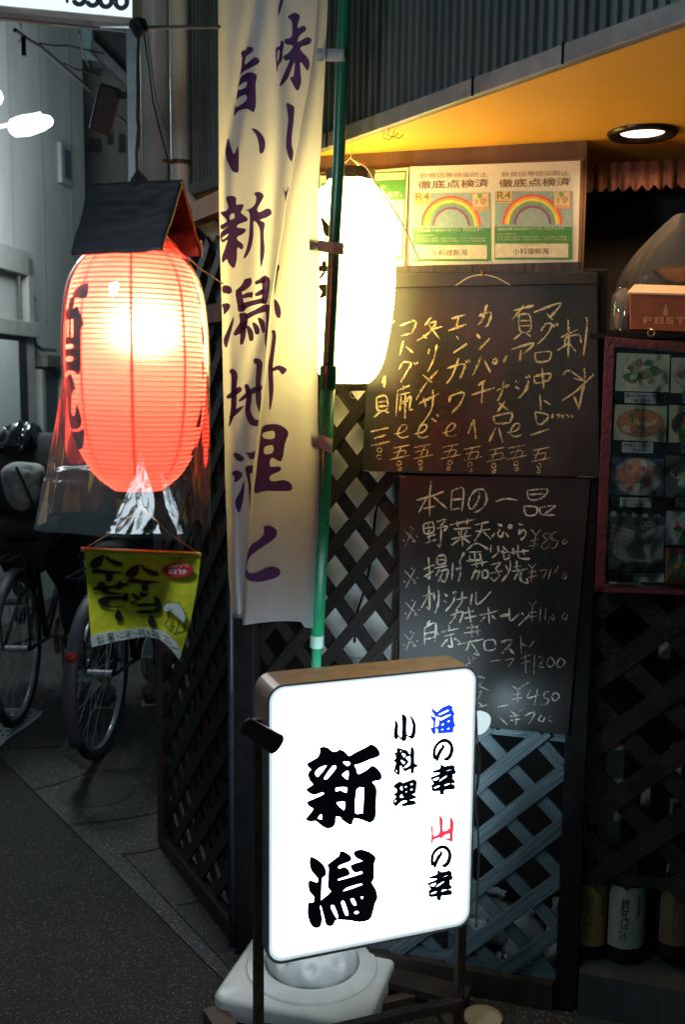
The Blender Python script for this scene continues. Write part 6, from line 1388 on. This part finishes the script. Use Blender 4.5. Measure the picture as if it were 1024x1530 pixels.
def figure(L, label, headc, helmet, stand):
    """L(forward, up, side) local frame; pelvis etc given in that frame"""
    t = thing('person', label, 'person', L(.25, 0, 0) if not stand else L(0, 0, 0))
    up = V((0, 0, 1)); fw = (L(1, 0, 0) - L(0, 0, 0)).normalized(); sd = (L(0, 0, 1) - L(0, 0, 0)).normalized()
    if stand: J = dict(pel=(0, .92, 0), ch=(.02, 1.22, 0), nk=(.05, 1.40, 0), hd=headc, sL=(.03, 1.36, -.17), sR=(.03, 1.36, .17), eL=(.10, 1.12, -.24), eR=(.10, 1.12, .24), wL=(.30, 1.0, -.22), wR=(.30, 1.0, .22), kL=(.04, .50, -.09), kR=(.06, .50, .10), aL=(-.02, .09, -.10), aR=(.0, .09, .11))
    else: J = dict(pel=(.25, .84, 0), ch=(.40, 1.05, 0), nk=(.50, 1.19, 0), hd=headc, sL=(.46, 1.15, -.17), sR=(.46, 1.15, .17), eL=(.66, .98, -.26), eR=(.66, .98, .26), wL=(.80, 1.0, -.27), wR=(.80, 1.0, .27), kL=(.62, .72, -.10), kR=(.52, .50, .12), aL=(.50, .42, -.12), aR=(.46, .20, .13))
    g = {k: L(*v) for k, v in J.items()}
    P = lambda k, r, r2=None: (*g[k], r, r2 or r)
    pts = [P('pel', .06), P('ch', .06), P('nk', .048), (*(g['hd'] - up * .02), .075, .085), (*(g['hd'] + up * .06), .07, .08), P('sL', .04), P('eL', .038), P('wL', .027), P('sR', .04), P('eR', .038), P('wR', .027),
           (*(g['pel'] - sd * .09 - up * .02), .06), P('kL', .05), P('aL', .038), (*(g['pel'] + sd * .09 - up * .02), .06), P('kR', .05), P('aR', .038)]
    ed = [(0, 1), (1, 2), (2, 3), (3, 4), (1, 5), (5, 6), (6, 7), (1, 8), (8, 9), (9, 10), (0, 11), (11, 12), (12, 13), (0, 14), (14, 15), (15, 16)]
    body = skinmesh('body', skinc, t, pts, ed)
    for s, wk in ((-1, 'wL'), (1, 'wR')):       # hands with five fingers curled round the bar
        w_ = g[wk]; hp = [(*w_, .024), (*(w_ + fw * .04), .026, .016), (*(w_ + fw * .08), .028, .014)]; he = [(0, 1), (1, 2)]
        for q_, ln in enumerate((.030, .034, .032, .024)):
            o_ = sd * (q_ - 1.5) * .017; b0_ = len(hp); hp += [(*(w_ + fw * .10 + o_), .0085), (*(w_ + fw * (.10 + ln) + o_ - up * .012), .008), (*(w_ + fw * (.085 + ln * .7) + o_ - up * .035), .007)]; he += [(2, b0_), (b0_, b0_ + 1), (b0_ + 1, b0_ + 2)]
        b0_ = len(hp); hp += [(*(w_ + fw * .06 - sd * s * .028 - up * .01), .010), (*(w_ + fw * .09 - sd * s * .034 - up * .025), .008)]; he += [(1, b0_), (b0_, b0_ + 1)]
        skinmesh('hand', skinc, body, hp, he, sub=1)
    jr = 1.22
    skinmesh('jacket', jack, t, [(*(g['pel'] - up * .02), .20, .18), (*g['ch'], .20, .17), (*(g['nk'] - fw * .03), .125), (*g['sL'], .09), (*g['eL'], .058), (*(g['wL'] - fw * .02), .040), (*g['sR'], .09), (*g['eR'], .058), (*(g['wR'] - fw * .02), .040)], [(0, 1), (1, 2), (1, 3), (3, 4), (4, 5), (1, 6), (6, 7), (7, 8)])
    skinmesh('trousers', trou, t, [(*(g['pel'] - up * .03), .13), (*(g['pel'] - sd * .09 - up * .06), .10), (*g['kL'], .078), (*(g['aL'] + up * .02), .060), (*(g['pel'] + sd * .09 - up * .06), .10), (*g['kR'], .078), (*(g['aR'] + up * .07), .055)], [(0, 1), (1, 2), (2, 3), (0, 4), (4, 5), (5, 6)])
    for a_ in ('aL', 'aR'):
        c = g[a_] - up * .055 + fw * .05; mb = MB(); ell(mb, c, .13, .048, .042, fw, sd, up, 20, 10, lambda p: 1 - .15 * max(0, p.x)); so = mb.build('shoe', mat('shoe_dark', (.025, .022, .02), .4), t, smooth=True)
        mb = MB(); mb.box(c - up * .037, .235, .085, .016, X=fw, Y=sd); mb.build('sole', mat('sole_pale', (.60, .56, .48), .6), so, bevel=.006)
    h = g['hd'] + up * .02
    hr = MB(); ell(hr, h - fw * .012 + up * .012, .104, .088, .112, fw, sd, up, 24, 14, lambda p: 1 if p.x < .35 or p.z > .3 else .82); hr.build('hair', mat('hair', (.01, .009, .008), .5), t, smooth=True)
    fc_ = MB(); ell(fc_, h + fw * .098 - up * .03, .018, .012, .02, fw, sd, up, 10, 6)       # nose
    for s in (-1, 1): ell(fc_, h + sd * .083 * s - up * .015, .018, .008, .028, fw, sd, up, 10, 6)
    fc_.build('ears_and_nose', skinc, body, smooth=True)
    ey = MB()
    for s in (-1, 1): ell(ey, h + fw * .086 + sd * .03 * s, .008, .012, .006, fw, sd, up, 8, 6)
    ell(ey, h + fw * .085 - up * .065, .006, .022, .005, fw, sd, up, 8, 6); ey.build('eyes_and_mouth', mat('dark_eye', (.04, .02, .02), .4), body)
    return t, h, fw, sd, up, g
hc1 = atY(34, 668, 4.62); hb1 = LB1(0, 0, 0)
fw1 = (LB1(1, 0, 0) - LB1(0, 0, 0)); sd1 = (LB1(0, 0, 1) - LB1(0, 0, 0)); rel = hc1 - LB1(0, 0, 0)
t1, h1, fw_, sd_v, up_, g_ = figure(LB1, 'cyclist in black jacket seen from behind wearing a black vented helmet and pale hood', (rel.dot(fw1), rel.z - .035, rel.dot(sd1)), True, False)
# helmet with ribs and slots
hz = h1 + up_ * .03
tilt = Matrix.Rotation(R(-14), 3, sd_v); HX, HZ = tilt @ fw_, tilt @ up_
hm = MB(); n, m_ = 64, 22; vs_ = []
for j in range(m_ + 1):
    ph = -.28 + (pi / 2 + .28) * j / m_
    for k in range(n):
        a = 2 * pi * k / n; x, y, z = cos(ph) * cos(a), cos(ph) * sin(a), sin(ph)
        lane = sin(y * 10 + x * 1.2); slot = max(0, lane) ** .5 if abs(y) < .86 and z > -.05 else 0
        s_ = 1.0 - .17 * slot * (1 if (x * 3.1) % 1 > .16 else .3)
        vs_.append(hz + HX * x * .15 * s_ + sd_v * y * .118 * s_ + HZ * z * .118 * s_ - HZ * .01)
hm.add(vs_, [(j * n + k, j * n + (k + 1) % n, (j + 1) * n + (k + 1) % n, (j + 1) * n + k) for j in range(m_) for k in range(n)])
hel = hm.build('helmet', mat('helmet_gloss', (.012, .013, .017), .14, spec=.7, coat=.5), t1, smooth=True)
sm = MB(); sm.tube([g_['hd'] + sd_v * .07 + up_ * 0, g_['hd'] + sd_v * .06 - up_ * .10 - fw_ * .06, g_['hd'] + sd_v * .10 - up_ * .22 - fw_ * .12], .006, 6); sm.build('bag_strap', jack, t1)
# pale hood hanging behind the neck
hdq = [(4, 705), (8, 728), (14, 748), (30, 763), (48, 755), (57, 742), (58, 722), (62, 699), (40, 694), (20, 694)]
mb = MB(); nA, nR = 28, 8; vs_ = []; cx, cy_ = 34, 726
hq = catmull(hdq, 3, True); nA = len(hq); Yh = atY(34, 726, 4.30).y
for j in range(nR + 1):
    t_ = j / nR
    for k, (x, y) in enumerate(hq):
        px_, py_ = cx + (x - cx) * t_, cy_ + (y - cy_) * t_; dep = 4.36 - .05 * math.sqrt(max(0, 1 - t_ ** 2)) + .04 * t_ ** 3 + .035 * noise.noise(V((px_ * .09 + py_ * .05, py_ * .14, 3)))
        vs_.append(atY(px_, py_, dep))
mb.add(vs_, [(j * nA + k, j * nA + (k + 1) % nA, (j + 1) * nA + (k + 1) % nA, (j + 1) * nA + k) for j in range(nR) for k in range(nA)]); mb.build('hood', mat('hood_fleece', (.44, .47, .45), .9, 0, 0, 9, .8, 40, color2=(.16, .17, .17)), t1, smooth=True, solid=-.01)
mb = MB(); mb.tube([atY(x, y, d_) for x, y, d_ in ((24, 698, 4.28), (32, 715, 4.265), (40, 733, 4.27), (50, 755, 4.30), (58, 775, 4.33))], .0065, 6); mb.build('shoulder_strap', jack, t1)
# second person, standing behind the lantern beside the other bicycle
gs = atZ(190, 1050, 0)
def LS(a, b, c=0):
    fw = V((sin(R(-8)), cos(R(-8)), 0)); sd = V((cos(R(-8)), -sin(R(-8)), 0)); return V((gs.x, gs.y, 0)) + fw * a + sd * c + V((0, 0, b))
t2, *_ = figure(LS, 'person in loose black clothes standing behind the red lantern next to the bicycle', (.07, 1.52, 0), False, True)
mb = MB(); co = skinmesh('coat', jack, t2, [(*LS(0, .60), .29, .2), (*LS(0, .95), .27, .2), (*LS(.02, 1.25), .19, .16), (*LS(.03, 1.38), .10)], [(0, 1), (1, 2), (2, 3)])
